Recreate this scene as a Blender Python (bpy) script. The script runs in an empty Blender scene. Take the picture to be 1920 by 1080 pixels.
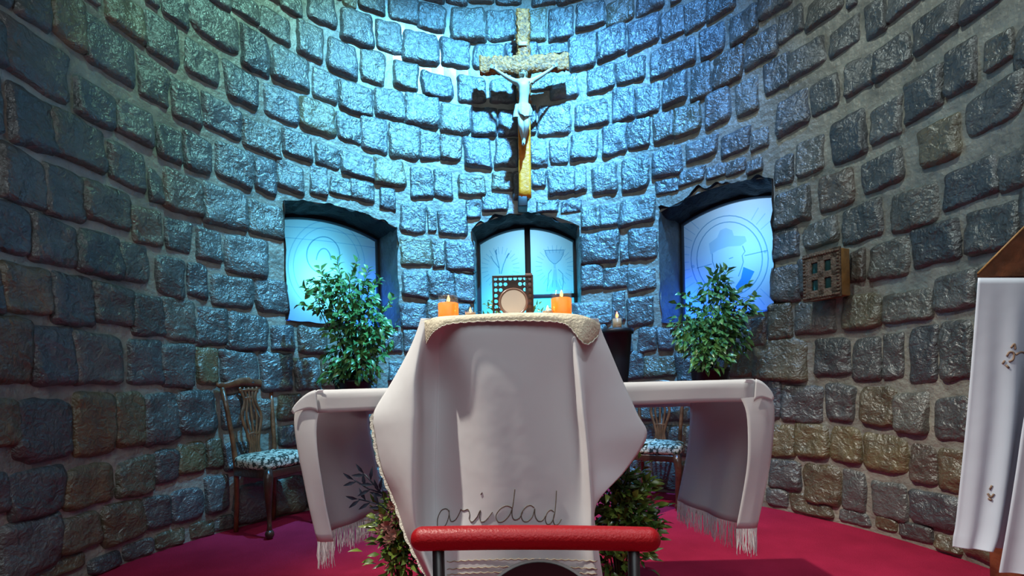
import bpy, bmesh, math, random
from math import sin, cos, pi, sqrt, atan2, exp
from mathutils import Vector, Matrix, noise
from mathutils.bvhtree import BVHTree
rnd = random.Random(7)
SC = bpy.context.scene
COL = SC.collection
# ---------------------------------------------------------------- camera, world, lights, exposure
F, HY, ROLL = 878.0, 723.4, -0.022
EYE = Vector((0.0, 0.0, 1.0))
_c, _s = cos(ROLL), sin(ROLL)
cam_d = bpy.data.cameras.new('camera'); cam = bpy.data.objects.new('camera', cam_d); COL.objects.link(cam)
cam_d.sensor_width = 36.0; cam_d.lens = F / 1920 * 36.0; cam_d.shift_y = (HY - 540) / 1920
cam_d.clip_start = 0.02
cam.matrix_world = Matrix(((_c, -_s, 0, 0), (0, 0, -1, 0), (_s, _c, 0, 1.0), (0, 0, 0, 1)))
SC.camera = cam

w = bpy.data.worlds.new('world'); SC.world = w; w.use_nodes = True
w.node_tree.nodes['Background'].inputs[0].default_value = (0.75, 0.85, 1.0, 1)
w.node_tree.nodes['Background'].inputs[1].default_value = 0.055
vs = SC.view_settings
vs.view_transform = 'Standard'; vs.look = 'None'; vs.gamma = 1.0; vs.exposure = 0.0; vs.use_curve_mapping = False

def lamp(name, kind, loc, power, color, target=None, size=0.2, spot=1.2, blend=0.6, size_y=None):
    d = bpy.data.lights.new(name, kind); d.energy = power; d.color = color
    if kind == 'AREA':
        d.size = size
        if size_y: d.shape = 'RECTANGLE'; d.size_y = size_y
    else: d.shadow_soft_size = size
    if kind == 'SPOT': d.spot_size = spot; d.spot_blend = blend
    o = bpy.data.objects.new(name, d); COL.objects.link(o); o.location = loc
    if target is not None:
        o.rotation_euler = (Vector(target) - Vector(loc)).to_track_quat('-Z', 'Y').to_euler()
    return o
# blue and cyan spots high above the altar wash the curved wall, plus an added pale fill
lamp('cyan_spot', 'SPOT', (0.75, 2.1, 6.3), 4300, (0.12, 0.54, 1.0), (-0.40, 4.6, 2.45), 0.06, 1.04, 1.0)
lamp('blue_spot', 'SPOT', (0.65, 2.1, 6.2), 1800, (0.12, 0.42, 1.0), (0.70, 4.5, 2.6), 0.06, 1.00, 1.0)
lamp('teal_spot', 'SPOT', (-0.1, 2.2, 6.0), 560, (0.36, 0.92, 0.76), (-1.75, 3.85, 3.4), 0.12, 0.98, 1.0)
lamp('right_wall_fill', 'SPOT', (-0.5, 1.5, 6.0), 420, (0.80, 0.96, 0.92), (2.4, 2.35, 2.5), 0.10, 1.0, 1.0)  # added fill that brightens the right wall, no lamp of the chapel
# white lamps of the nave: a warm one high on the left, a weaker one on the right, soft light from behind the viewer
lamp('left_lamp', 'SPOT', (-1.7, 1.22, 4.7), 950, (1.0, 0.95, 0.84), (0.55, 1.8, 0.5), 0.05, .95, 0.7)
lamp('right_lamp', 'SPOT', (1.6, 1.5, 4.8), 190, (0.86, 0.92, 1.0), (0.2, 2.2, 0.2), 0.05, 1.0, 0.7)
lamp('nave_lamp', 'AREA', (0.2, -1.2, 3.6), 50, (0.82, 0.95, 1.0), (0.1, 2.2, 1.0), 2.2)

# ---------------------------------------------------------------- helpers
def P(px, py, d):
    "point at distance d (world Y) on the sight line of photo position (px, py)"
    U, V = px - 960.0, HY - py
    return Vector(((_c * U - _s * V) / F * d, d, 1.0 + (_s * U + _c * V) / F * d))

class MB:
    def __init__(s): s.v = []; s.f = []; s.m = []; s.t = {}
    def add(s, vs, fs, mi=0):
        b = len(s.v); s.v += [Vector(p) for p in vs]
        for f in fs: s.f.append([b + i for i in f]); s.m.append(mi)
        return b
    def grid(s, rows, closed=False, mi=0):
        n = len(rows[0]); vs = [p for r in rows for p in r]; fs = []
        for i in range(len(rows) - 1):
            for j in range(n if closed else n - 1):
                k = (j + 1) % n
                fs.append((i * n + j, i * n + k, (i + 1) * n + k, (i + 1) * n + j))
        return s.add(vs, fs, mi)
    def box(s, c, size, bev=0.0, rot=None, seg=2):
        bm = bmesh.new(); bmesh.ops.create_cube(bm, size=1.0)
        for v in bm.verts: v.co = Vector((v.co.x * size[0], v.co.y * size[1], v.co.z * size[2]))
        if bev > 0: bmesh.ops.bevel(bm, geom=bm.edges[:], offset=min(bev, min(size) * 0.45), segments=seg, affect='EDGES', profile=0.6)
        M = rot if rot is not None else Matrix.Identity(3)
        bm.verts.index_update()
        s.add([M @ v.co + Vector(c) for v in bm.verts], [[v.index for v in f.verts] for f in bm.faces]); bm.free()
    def tube(s, path, r, n=8, cap=True, flat=None, up=None):
        path = [Vector(p) for p in path]; rows = []
        rad = r if hasattr(r, '__len__') else [r] * len(path)
        prev = None
        for i, p in enumerate(path):
            t = (path[min(i + 1, len(path) - 1)] - path[max(i - 1, 0)])
            if t.length < 1e-9: t = Vector((0, 0, 1))
            t.normalize()
            if up is not None: a = Vector(up)
            elif prev is not None: a = prev
            else: a = Vector((0, 0, 1)) if abs(t.z) < 0.9 else Vector((1, 0, 0))
            x = (a - t * a.dot(t))
            if x.length < 1e-6: x = t.orthogonal()
            x.normalize(); y = t.cross(x); prev = x
            fl = flat if flat else 1.0
            rows.append([p + x * (cos(2 * pi * k / n) * rad[i] * fl) + y * (sin(2 * pi * k / n) * rad[i]) for k in range(n)])
        b = s.grid(rows, closed=True)
        if cap:
            e = b + (len(rows) - 1) * n
            s.f.append([b + k for k in range(n)][::-1]); s.m.append(0)
            s.f.append([e + k for k in range(n)]); s.m.append(0)
    def lathe(s, prof, c=(0, 0, 0), n=24):
        c = Vector(c)
        rows = [[c + Vector((r * cos(2 * pi * k / n), r * sin(2 * pi * k / n), z)) for k in range(n)] for r, z in prof]
        b = s.grid(rows, closed=True)
        if prof[0][0] > 1e-4: s.f.append([b + k for k in range(n)][::-1]); s.m.append(0)
        if prof[-1][0] > 1e-4:
            e = b + (len(rows) - 1) * n; s.f.append([e + k for k in range(n)]); s.m.append(0)
    def blob(s, c, r, seed=0, amp=0.0, n=10):
        c = Vector(c); rows = []
        for i in range(n + 1):
            th = pi * i / n; row = []
            for k in range(n * 2):
                ph = pi * k / n
                d = Vector((sin(th) * cos(ph), sin(th) * sin(ph), cos(th)))
                q = 1 + amp * noise.noise(d * 1.7 + Vector((seed, seed * 2.3, 0)))
                row.append(c + Vector((d.x * r[0], d.y * r[1], d.z * r[2])) * q)
            rows.append(row)
        s.grid(rows, closed=True)
    def leaf(s, p, d, nrm, L, W, bend=0.25):
        p = Vector(p); d = Vector(d).normalized(); nrm = Vector(nrm); x = d.cross(nrm)
        if x.length < 1e-4: x = d.orthogonal()
        x.normalize(); u = x.cross(d).normalized()
        m = p + d * L * 0.45 + u * L * bend * 0.35; tip = p + d * L - u * L * bend * 0.25
        a = p + d * L * 0.42 + x * W * 0.5 + u * (L * bend * 0.35 + W * 0.14); b = p + d * L * 0.42 - x * W * 0.5 + u * (L * bend * 0.35 + W * 0.14)
        a2 = p + d * L * 0.76 + x * W * 0.28 + u * (L * bend * 0.1 + W * .08); b2 = p + d * L * 0.76 - x * W * 0.28 + u * (L * bend * 0.1 + W * .08)
        m2 = p + d * L * 0.76 + u * L * bend * 0.08
        s.add([p, a, m, b, a2, m2, b2, tip], [(0, 1, 2), (0, 2, 3), (1, 4, 5, 2), (3, 2, 5, 6), (4, 7, 5), (6, 5, 7)])
    def build(s, name, mat, parent=None, smooth=True, weld=False):
        me = bpy.data.meshes.new(name); me.from_pydata([tuple(p) for p in s.v], [], s.f)
        for m in (mat if isinstance(mat, (list, tuple)) else [mat]): me.materials.append(m)
        if smooth: me.polygons.foreach_set('use_smooth', [True] * len(me.polygons))
        if any(s.m): me.polygons.foreach_set('material_index', s.m)
        if weld or True:
            bm = bmesh.new(); bm.from_mesh(me)
            if weld: bmesh.ops.remove_doubles(bm, verts=bm.verts, dist=1e-5)
            bmesh.ops.recalc_face_normals(bm, faces=bm.faces) if weld != 'keep' else None
            bm.to_mesh(me); bm.free()
        me.update()
        o = bpy.data.objects.new(name, me); COL.objects.link(o)
        if parent is not None: o.parent = parent; o.matrix_parent_inverse = parent.matrix_basis.inverted()
        return o

def tag(o, label=None, cat=None, group=None, kind=None):
    if label: o['label'] = label
    if cat: o['category'] = cat
    if group: o['group'] = group
    if kind: o['kind'] = kind
    return o
def thing(name, loc, label=None, cat=None, group=None, kind=None):
    o = bpy.data.objects.new(name, None); COL.objects.link(o); o.location = loc; o.empty_display_size = 0.1
    return tag(o, label, cat, group, kind)
def copy_tree(o, parent=None):
    c = o.copy(); COL.objects.link(c)
    if parent is not None: c.parent = parent
    for ch in list(o.children): copy_tree(ch, c)
    return c
def edge_split(o, ang=35):
    try:
        m = o.modifiers.new('edges', 'EDGE_SPLIT'); m.split_angle = math.radians(ang)
    except Exception: pass
    return o
def solid(o, t=0.002, off=0):
    m = o.modifiers.new('thickness', 'SOLIDIFY'); m.thickness = t; m.offset = off; return o

# ---------------------------------------------------------------- materials
def mat(name, color, rough=0.6, spec=0.5, metal=0.0, coat=0.0, bump=0.0, bscale=30.0, var=0.0, vscale=8.0, sheen=0.0, detail=6):
    m = bpy.data.materials.new(name); m.use_nodes = True; nt = m.node_tree; b = nt.nodes['Principled BSDF']
    b.inputs['Base Color'].default_value = (*color, 1); b.inputs['Roughness'].default_value = rough
    b.inputs['Metallic'].default_value = metal; b.inputs['Specular IOR Level'].default_value = spec
    b.inputs['Coat Weight'].default_value = coat; b.inputs['Coat Roughness'].default_value = .2; b.inputs['Sheen Weight'].default_value = sheen
    tc = nt.nodes.new('ShaderNodeTexCoord')
    if bump:
        n = nt.nodes.new('ShaderNodeTexNoise'); n.inputs['Scale'].default_value = bscale; n.inputs['Detail'].default_value = detail
        bp = nt.nodes.new('ShaderNodeBump'); bp.inputs['Strength'].default_value = bump; bp.inputs['Distance'].default_value = 0.02
        nt.links.new(tc.outputs['Object'], n.inputs['Vector']); nt.links.new(n.outputs[0], bp.inputs['Height'])
        nt.links.new(bp.outputs[0], b.inputs['Normal'])
    if var:
        n2 = nt.nodes.new('ShaderNodeTexNoise'); n2.inputs['Scale'].default_value = vscale; n2.inputs['Detail'].default_value = 4
        r = nt.nodes.new('ShaderNodeValToRGB')
        r.color_ramp.elements[0].position = 0.3; r.color_ramp.elements[1].position = 0.7
        r.color_ramp.elements[0].color = (*[max(0, c * (1 - var)) for c in color], 1)
        r.color_ramp.elements[1].color = (*[min(1, c * (1 + var)) for c in color], 1)
        nt.links.new(tc.outputs['Object'], n2.inputs['Vector']); nt.links.new(n2.outputs[0], r.inputs[0])
        nt.links.new(r.outputs[0], b.inputs['Base Color'])
    return m
def emis(name, color, strength):
    m = bpy.data.materials.new(name); m.use_nodes = True; nt = m.node_tree; nt.nodes.clear()
    e = nt.nodes.new('ShaderNodeEmission'); e.inputs[0].default_value = (*color, 1); e.inputs[1].default_value = strength
    o = nt.nodes.new('ShaderNodeOutputMaterial'); nt.links.new(e.outputs[0], o.inputs[0]); return m
def glassy(name, tint, gloss=0.12, rough=0.05):
    m = bpy.data.materials.new(name); m.use_nodes = True; nt = m.node_tree; nt.nodes.clear()
    t = nt.nodes.new('ShaderNodeBsdfTransparent'); t.inputs[0].default_value = (*tint, 1)
    g = nt.nodes.new('ShaderNodeBsdfGlossy'); g.inputs['Roughness'].default_value = rough
    mx = nt.nodes.new('ShaderNodeMixShader'); mx.inputs[0].default_value = gloss
    o = nt.nodes.new('ShaderNodeOutputMaterial')
    nt.links.new(t.outputs[0], mx.inputs[1]); nt.links.new(g.outputs[0], mx.inputs[2]); nt.links.new(mx.outputs[0], o.inputs[0]); return m
def translucent(name, color, tcolor, tw=0.5, rough=0.5, bump=0.0, bscale=20, gloss=0.04):
    m = bpy.data.materials.new(name); m.use_nodes = True; nt = m.node_tree; nt.nodes.clear()
    d = nt.nodes.new('ShaderNodeBsdfDiffuse'); d.inputs[0].default_value = (*color, 1)
    t = nt.nodes.new('ShaderNodeBsdfTranslucent'); t.inputs[0].default_value = (*tcolor, 1)
    g = nt.nodes.new('ShaderNodeBsdfGlossy'); g.inputs['Roughness'].default_value = rough
    m1 = nt.nodes.new('ShaderNodeMixShader'); m1.inputs[0].default_value = tw
    m2 = nt.nodes.new('ShaderNodeMixShader'); m2.inputs[0].default_value = gloss
    o = nt.nodes.new('ShaderNodeOutputMaterial')
    nt.links.new(d.outputs[0], m1.inputs[1]); nt.links.new(t.outputs[0], m1.inputs[2])
    nt.links.new(m1.outputs[0], m2.inputs[1]); nt.links.new(g.outputs[0], m2.inputs[2]); nt.links.new(m2.outputs[0], o.inputs[0])
    if bump:
        tc = nt.nodes.new('ShaderNodeTexCoord'); n = nt.nodes.new('ShaderNodeTexNoise'); n.inputs['Scale'].default_value = bscale
        bp = nt.nodes.new('ShaderNodeBump'); bp.inputs['Strength'].default_value = bump; bp.inputs['Distance'].default_value = 0.01
        nt.links.new(tc.outputs['Object'], n.inputs['Vector']); nt.links.new(n.outputs[0], bp.inputs['Height'])
        for q in (d, t, g): nt.links.new(bp.outputs[0], q.inputs['Normal'])
    return m

def stone_mat():
    m = bpy.data.materials.new('varnished_basalt'); m.use_nodes = True; nt = m.node_tree; b = nt.nodes['Principled BSDF']
    L = nt.links.new; N = nt.nodes.new
    at = N('ShaderNodeAttribute'); at.attribute_name = 'tint'
    tc = N('ShaderNodeTexCoord')
    n1 = N('ShaderNodeTexNoise'); n1.inputs['Scale'].default_value = 9; n1.inputs['Detail'].default_value = 8; n1.inputs['Roughness'].default_value = 0.65
    L(tc.outputs['Object'], n1.inputs['Vector'])
    r1 = N('ShaderNodeValToRGB'); r1.color_ramp.elements[0].position = .3; r1.color_ramp.elements[1].position = .75
    r1.color_ramp.elements[0].color = (.55, .55, .55, 1); r1.color_ramp.elements[1].color = (1.5, 1.5, 1.5, 1)
    L(n1.outputs[0], r1.inputs[0])
    mx = N('ShaderNodeMix'); mx.data_type = 'RGBA'; mx.blend_type = 'MULTIPLY'; mx.inputs[0].default_value = 1
    L(at.outputs['Color'], mx.inputs[6]); L(r1.outputs[0], mx.inputs[7]); L(mx.outputs[2], b.inputs['Base Color'])
    n2 = N('ShaderNodeTexNoise'); n2.inputs['Scale'].default_value = 22; n2.inputs['Detail'].default_value = 5; n2.inputs['Distortion'].default_value = .8
    n3 = N('ShaderNodeTexNoise'); n3.inputs['Scale'].default_value = 70; n3.inputs['Detail'].default_value = 4
    L(tc.outputs['Object'], n2.inputs['Vector']); L(tc.outputs['Object'], n3.inputs['Vector'])
    ad = N('ShaderNodeMath'); ad.operation = 'MULTIPLY_ADD'; ad.inputs[1].default_value = .35
    L(n3.outputs[0], ad.inputs[0]); L(n2.outputs[0], ad.inputs[2])
    bp = N('ShaderNodeBump'); bp.inputs['Strength'].default_value = .55; bp.inputs['Distance'].default_value = .035
    L(ad.outputs[0], bp.inputs['Height']); L(bp.outputs[0], b.inputs['Normal'])
    b.inputs['Roughness'].default_value = .45; b.inputs['Specular IOR Level'].default_value = .7
    b.inputs['Coat Weight'].default_value = 1.0; b.inputs['Coat Roughness'].default_value = .20
    L(bp.outputs[0], b.inputs['Coat Normal'])
    return m
M_STONE = stone_mat()
M_MORTAR = mat('varnished_mortar', (.25, .238, .20), .40, .5, bump=.9, bscale=24, var=.35, vscale=5, coat=.6)
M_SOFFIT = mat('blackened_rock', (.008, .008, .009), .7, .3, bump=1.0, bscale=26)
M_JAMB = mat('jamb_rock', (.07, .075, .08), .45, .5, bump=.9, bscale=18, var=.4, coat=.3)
M_CARPET = mat('red_carpet', (.42, .020, .062), .95, .05, bump=.6, bscale=260, var=.18, vscale=3)
M_DARKFRAME = mat('dark_window_metal', (.012, .014, .022), .4, .5)
M_WHITECLOTH = translucent('white_linen', (.80, .79, .80), (.75, .75, .78), .12, .6, bump=.25, bscale=9, gloss=.0)
M_ALTARCLOTH = translucent('altar_linen', (.82, .80, .79), (.78, .78, .82), .38, .6, bump=.25, bscale=7, gloss=.0)
M_LECTERNCLOTH = translucent('lectern_linen', (.66, .70, .78), (.7, .7, .76), .12, .6, bump=.25, bscale=7, gloss=.0)  # white linen, the blue light falling on it tinted into the colour
M_BEIGE = mat('beige_lace', (.72, .64, .48), .9, .2, bump=.35, bscale=120, var=.15, vscale=30)
M_LACE = mat('cream_edging', (.72, .68, .58), .9, .2, bump=.5, bscale=150)
M_THREAD = mat('brown_thread', (.15, .11, .085), .7, .3)
M_SHEENWOOD = mat('mahogany', (.17, .055, .022), .32, .5, bump=.25, bscale=40, var=.45, vscale=14, coat=.3)
M_DARKWOOD = mat('dark_mahogany', (.055, .018, .010), .3, .5, bump=.2, bscale=40, var=.4, vscale=14, coat=.3)
M_BARK = mat('rough_golden_wood', (.40, .125, .02), .5, .5, bump=1.0, bscale=46, var=.7, vscale=38)
M_PLANK = mat('smooth_orange_wood', (.92, .24, .006), .45, .4, bump=.3, bscale=30, var=.2, vscale=25)  # orange wood, its colour pushed further to stand in for warm light
M_IVORY = mat('painted_ivory', (.50, .45, .36), .5, .4, var=.15, vscale=20)
M_LOIN = mat('pale_painted_cloth', (.52, .54, .50), .6, .3, bump=.3, bscale=40)
M_HAIR = mat('brown_painted_hair', (.20, .11, .05), .6, .3, bump=.7, bscale=80)
M_IRON = mat('black_iron', (.008, .008, .009), .45, .5)
M_BLACKPOT = mat('black_plastic', (.008, .009, .013), .45, .3)
M_CLAY = mat('dark_soil', (.03, .02, .012), .95, .1, bump=1, bscale=60)
M_RED = mat('red_leatherette', (.34, .004, .008), .38, .4, bump=.15, bscale=160)
M_POST = mat('dark_brown_metal', (.018, .012, .014), .35, .5)
M_CREAMRIM = mat('pale_trim', (.55, .53, .50), .5, .4)
M_HOST = mat('pale_disc', (.62, .50, .40), .55, .4, var=.06)
M_RING = mat('rosewood_ring', (.22, .10, .06), .3, .6, coat=.4)
M_FRET = mat('dark_fretwood', (.06, .03, .018), .4, .5, var=.3, vscale=30)
M_WAX = translucent('orange_wax', (.95, .36, .03), (1.0, .45, .05), .5, .4)
M_PALEWAX = translucent('cream_wax', (.85, .62, .38), (1.0, .6, .25), .4, .4)
M_GLASS = glassy('clear_glass', (.93, .95, .96), .10)
M_FLAME = emis('flame', (1.0, .55, .14), 5.0)
M_REDFLAME = emis('red_flame', (1.0, .18, .06), 7.0)
M_FLOWER = mat('dusky_pink_petals', (.36, .15, .12), .7, .3, var=.4, vscale=40)
M_DARKLEAF = mat('dark_blue_leaf', (.012, .018, .035), .5, .4)
M_LIGHTWOOD = mat('light_oiled_wood', (.30, .15, .045), .4, .4, bump=.2, bscale=40, var=.3, vscale=20)
M_BOXWOOD = mat('carved_brown_wood', (.17, .115, .078), .45, .4, bump=.8, bscale=70, var=.4, vscale=30)
M_GREENGLASS = mat('dark_green_glass', (.012, .035, .03), .15, .6)
M_PEDESTAL = mat('dark_stone_plinth', (.06, .055, .05), .5, .4, bump=.5, bscale=30)
def leafmat(name, c1, c2):
    m = mat(name, c1, .35, .5, coat=.25); nt = m.node_tree; b = nt.nodes['Principled BSDF']
    tc = nt.nodes.new('ShaderNodeTexCoord'); n = nt.nodes.new('ShaderNodeTexNoise'); n.inputs['Scale'].default_value = 13
    r = nt.nodes.new('ShaderNodeValToRGB'); r.color_ramp.elements[0].color = (*c1, 1); r.color_ramp.elements[1].color = (*c2, 1)
    r.color_ramp.elements[0].position = .38; r.color_ramp.elements[1].position = .66
    nt.links.new(tc.outputs['Object'], n.inputs['Vector']); nt.links.new(n.outputs[0], r.inputs[0]); nt.links.new(r.outputs[0], b.inputs['Base Color'])
    return m
M_LEAF = leafmat('glossy_green_leaf', (.045, .17, .05), (.17, .36, .09))
M_LEAF2 = leafmat('fern_green_leaf', (.035, .08, .012), (.20, .26, .04))
M_STEM = mat('brown_stem', (.07, .05, .025), .8, .2)
def tapestry():
    m = mat('floral_tapestry', (.6, .6, .5), .85, .2, bump=.4, bscale=120); nt = m.node_tree; b = nt.nodes['Principled BSDF']
    tc = nt.nodes.new('ShaderNodeTexCoord'); v = nt.nodes.new('ShaderNodeTexVoronoi'); v.inputs['Scale'].default_value = 32
    n = nt.nodes.new('ShaderNodeTexNoise'); n.inputs['Scale'].default_value = 42; n.inputs['Distortion'].default_value = 2
    a = nt.nodes.new('ShaderNodeMath'); a.operation = 'MULTIPLY_ADD'; a.inputs[1].default_value = .8
    r = nt.nodes.new('ShaderNodeValToRGB'); e = r.color_ramp.elements
    e[0].position = .86; e[0].color = (.66, .66, .55, 1); e[1].position = 1.0; e[1].color = (.05, .065, .055, 1)
    q = e.new(.92); q.color = (.40, .42, .33, 1); q2 = e.new(.97); q2.color = (.04, .055, .045, 1)
    nt.links.new(tc.outputs['Object'], v.inputs['Vector']); nt.links.new(tc.outputs['Object'], n.inputs['Vector'])
    nt.links.new(v.outputs['Distance'], a.inputs[0]); nt.links.new(n.outputs[0], a.inputs[2]); nt.links.new(a.outputs[0], r.inputs[0]); nt.links.new(r.outputs[0], b.inputs['Base Color'])
    return m
M_TAPESTRY = tapestry()
M_PANE = translucent('frosted_pane', (.12, .15, .18), (.92, .96, 1.0), .8, .35, gloss=.03)
M_ETCH = glassy('etched_line', (.60, .75, .84), .02, .5)
M_ETCHFILL = glassy('etched_fill', (.70, .81, .90), .02, .5)
M_ETCHBLUE = glassy('blue_glass', (.10, .42, .82), .02, .5)
M_ETCHSOFT = glassy('etched_ray', (.80, .89, .95), .01, .5)

# ---------------------------------------------------------------- setting: curved stone wall with three windows
CX, CY, R, HTOP = 0.044, 2.253, 2.41, 5.6
def wp(phi, z, off=0.0):
    if abs(phi) <= pi / 2:
        return Vector((CX + (R - off) * sin(phi), CY + (R - off) * cos(phi), z))
    sg = 1 if phi > 0 else -1
    return Vector((CX + sg * (R - off), CY - R * (abs(phi) - pi / 2), z))
def wall_hit(px, py):
    d = P(px, py, 1.0); dx, dz = d.x, d.z - 1.0
    A = dx * dx + 1; B = -2 * (dx * CX + CY); C = CX * CX + CY * CY - R * R
    t = (-B + sqrt(max(0, B * B - 4 * A * C))) / 2 / A
    x, y = dx * t, t
    if y < CY:
        sg = 1 if dx > 0 else -1
        t = (CX + sg * R) / dx; return sg * (pi / 2 + (CY - t) / R), 1 + dz * t
    return atan2(x - CX, y - CY), 1 + dz * t
PHI_END = pi / 2 + (CY + 0.7) / R

class Win: pass
def make_win(left, right, arch, sill):
    q = Win(); q.pl, q.pr = left, right
    pts = [wall_hit(*p) for p in arch]
    (a, za), (b, zb), (c, zc) = pts
    def top(phi):
        return (za * (phi - b) * (phi - c) / ((a - b) * (a - c)) + zb * (phi - a) * (phi - c) / ((b - a) * (b - c)) + zc * (phi - a) * (phi - b) / ((c - a) * (c - b)))
    q.top = top; s0, s1 = wall_hit(*sill[0]), wall_hit(*sill[1])
    q.sill = (s0[1] + s1[1]) / 2
    q.pm = (left + right) / 2
    q.n = Vector((-sin(q.pm), -cos(q.pm), 0)); q.t = Vector((cos(q.pm), -sin(q.pm), 0))
    return q
DELTA = 0.40
W1 = make_win(wall_hit(533, 500)[0], wall_hit(746, 520)[0], [(533, 376), (640, 388), (746, 428)], [(560, 606), (735, 611)])
W2 = make_win(wall_hit(886, 500)[0], wall_hit(1088, 500)[0], [(886, 428), (986, 400), (1088, 424)], [(890, 616), (1087, 612)])
W3 = make_win(wall_hit(1238, 480)[0], wall_hit(1453, 470)[0], [(1238, 398), (1340, 352), (1453, 334)], [(1245, 606), (1449, 582)])
WINS = [W1, W2, W3]
for q in WINS: q.o = wp(q.pm, 0, 0) - q.n * DELTA      # point on the pane plane
def pane_pt(q, px, py, off=0.0):
    d = P(px, py, 1.0) - EYE; o = q.o + q.n * off
    t = (o - EYE).dot(q.n) / d.dot(q.n); return EYE + d * t
def ray_t(q, phi, z, off):                              # wall boundary pushed straight out to the pane plane
    p = wp(phi, z, 0); k = (q.o + q.n * off - p).dot(q.n); return p + q.n * k
def in_win(phi, z, m=0.0):
    for q in WINS:
        if q.pl - m / R < phi < q.pr + m / R and q.sill - m < z < q.top(min(max(phi, q.pl), q.pr)) + m: return True
    return False

wall = MB()
tints = []
def sync(): tints.extend([(.3, .3, .3)] * (len(wall.v) - len(tints)))
# mortar shell, column by column so that the openings are exact
edges = sorted({round(x, 5) for q in WINS for x in [q.pl + (q.pr - q.pl) * i / 16 for i in range(17)]})
span = [-PHI_END]
cuts = [-PHI_END] + [e for e in edges] + [PHI_END]
phis = []
for a, b in zip(cuts[:-1], cuts[1:]):
    k = max(1, int((b - a) / 0.05)); phis += [a + (b - a) * i / k for i in range(k)]
phis.append(PHI_END)
def mortar_off(phi, z): return 0.006 * noise.noise(Vector((phi * R * 5, z * 5, 3)))
def vcol(phi, za, zb, n): return [wp(phi, za + (zb - za) * i / n, mortar_off(phi, za + (zb - za) * i / n)) for i in range(n + 1)]
for a, b in zip(phis[:-1], phis[1:]):
    mid = (a + b) / 2; q = next((q for q in WINS if q.pl < mid < q.pr), None)
    if q is None: wall.grid([vcol(a, 0, HTOP, 60), vcol(b, 0, HTOP, 60)], mi=1)
    else:
        wall.grid([vcol(a, 0, q.sill, 16), vcol(b, 0, q.sill, 16)], mi=1)
        wall.grid([vcol(a, q.top(a), HTOP, 36), vcol(b, q.top(b), HTOP, 36)], mi=1)
sync()
# reveals: jambs, sill and blackened soffit, running back to the pane
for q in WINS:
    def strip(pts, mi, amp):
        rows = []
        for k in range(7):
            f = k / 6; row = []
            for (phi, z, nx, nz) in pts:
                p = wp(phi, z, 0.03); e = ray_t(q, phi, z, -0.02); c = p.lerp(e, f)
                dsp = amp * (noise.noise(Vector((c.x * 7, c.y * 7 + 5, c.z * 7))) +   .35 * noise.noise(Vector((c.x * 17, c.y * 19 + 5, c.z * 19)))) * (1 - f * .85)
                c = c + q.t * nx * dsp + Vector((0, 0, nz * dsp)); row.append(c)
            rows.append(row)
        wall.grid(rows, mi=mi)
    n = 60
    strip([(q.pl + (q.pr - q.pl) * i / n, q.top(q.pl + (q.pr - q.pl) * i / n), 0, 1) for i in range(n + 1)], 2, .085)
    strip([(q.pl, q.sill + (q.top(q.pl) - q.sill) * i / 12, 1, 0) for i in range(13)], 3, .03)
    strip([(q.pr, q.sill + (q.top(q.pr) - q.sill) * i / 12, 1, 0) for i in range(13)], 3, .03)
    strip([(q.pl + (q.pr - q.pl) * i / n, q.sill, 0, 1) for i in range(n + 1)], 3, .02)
sync()
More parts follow.
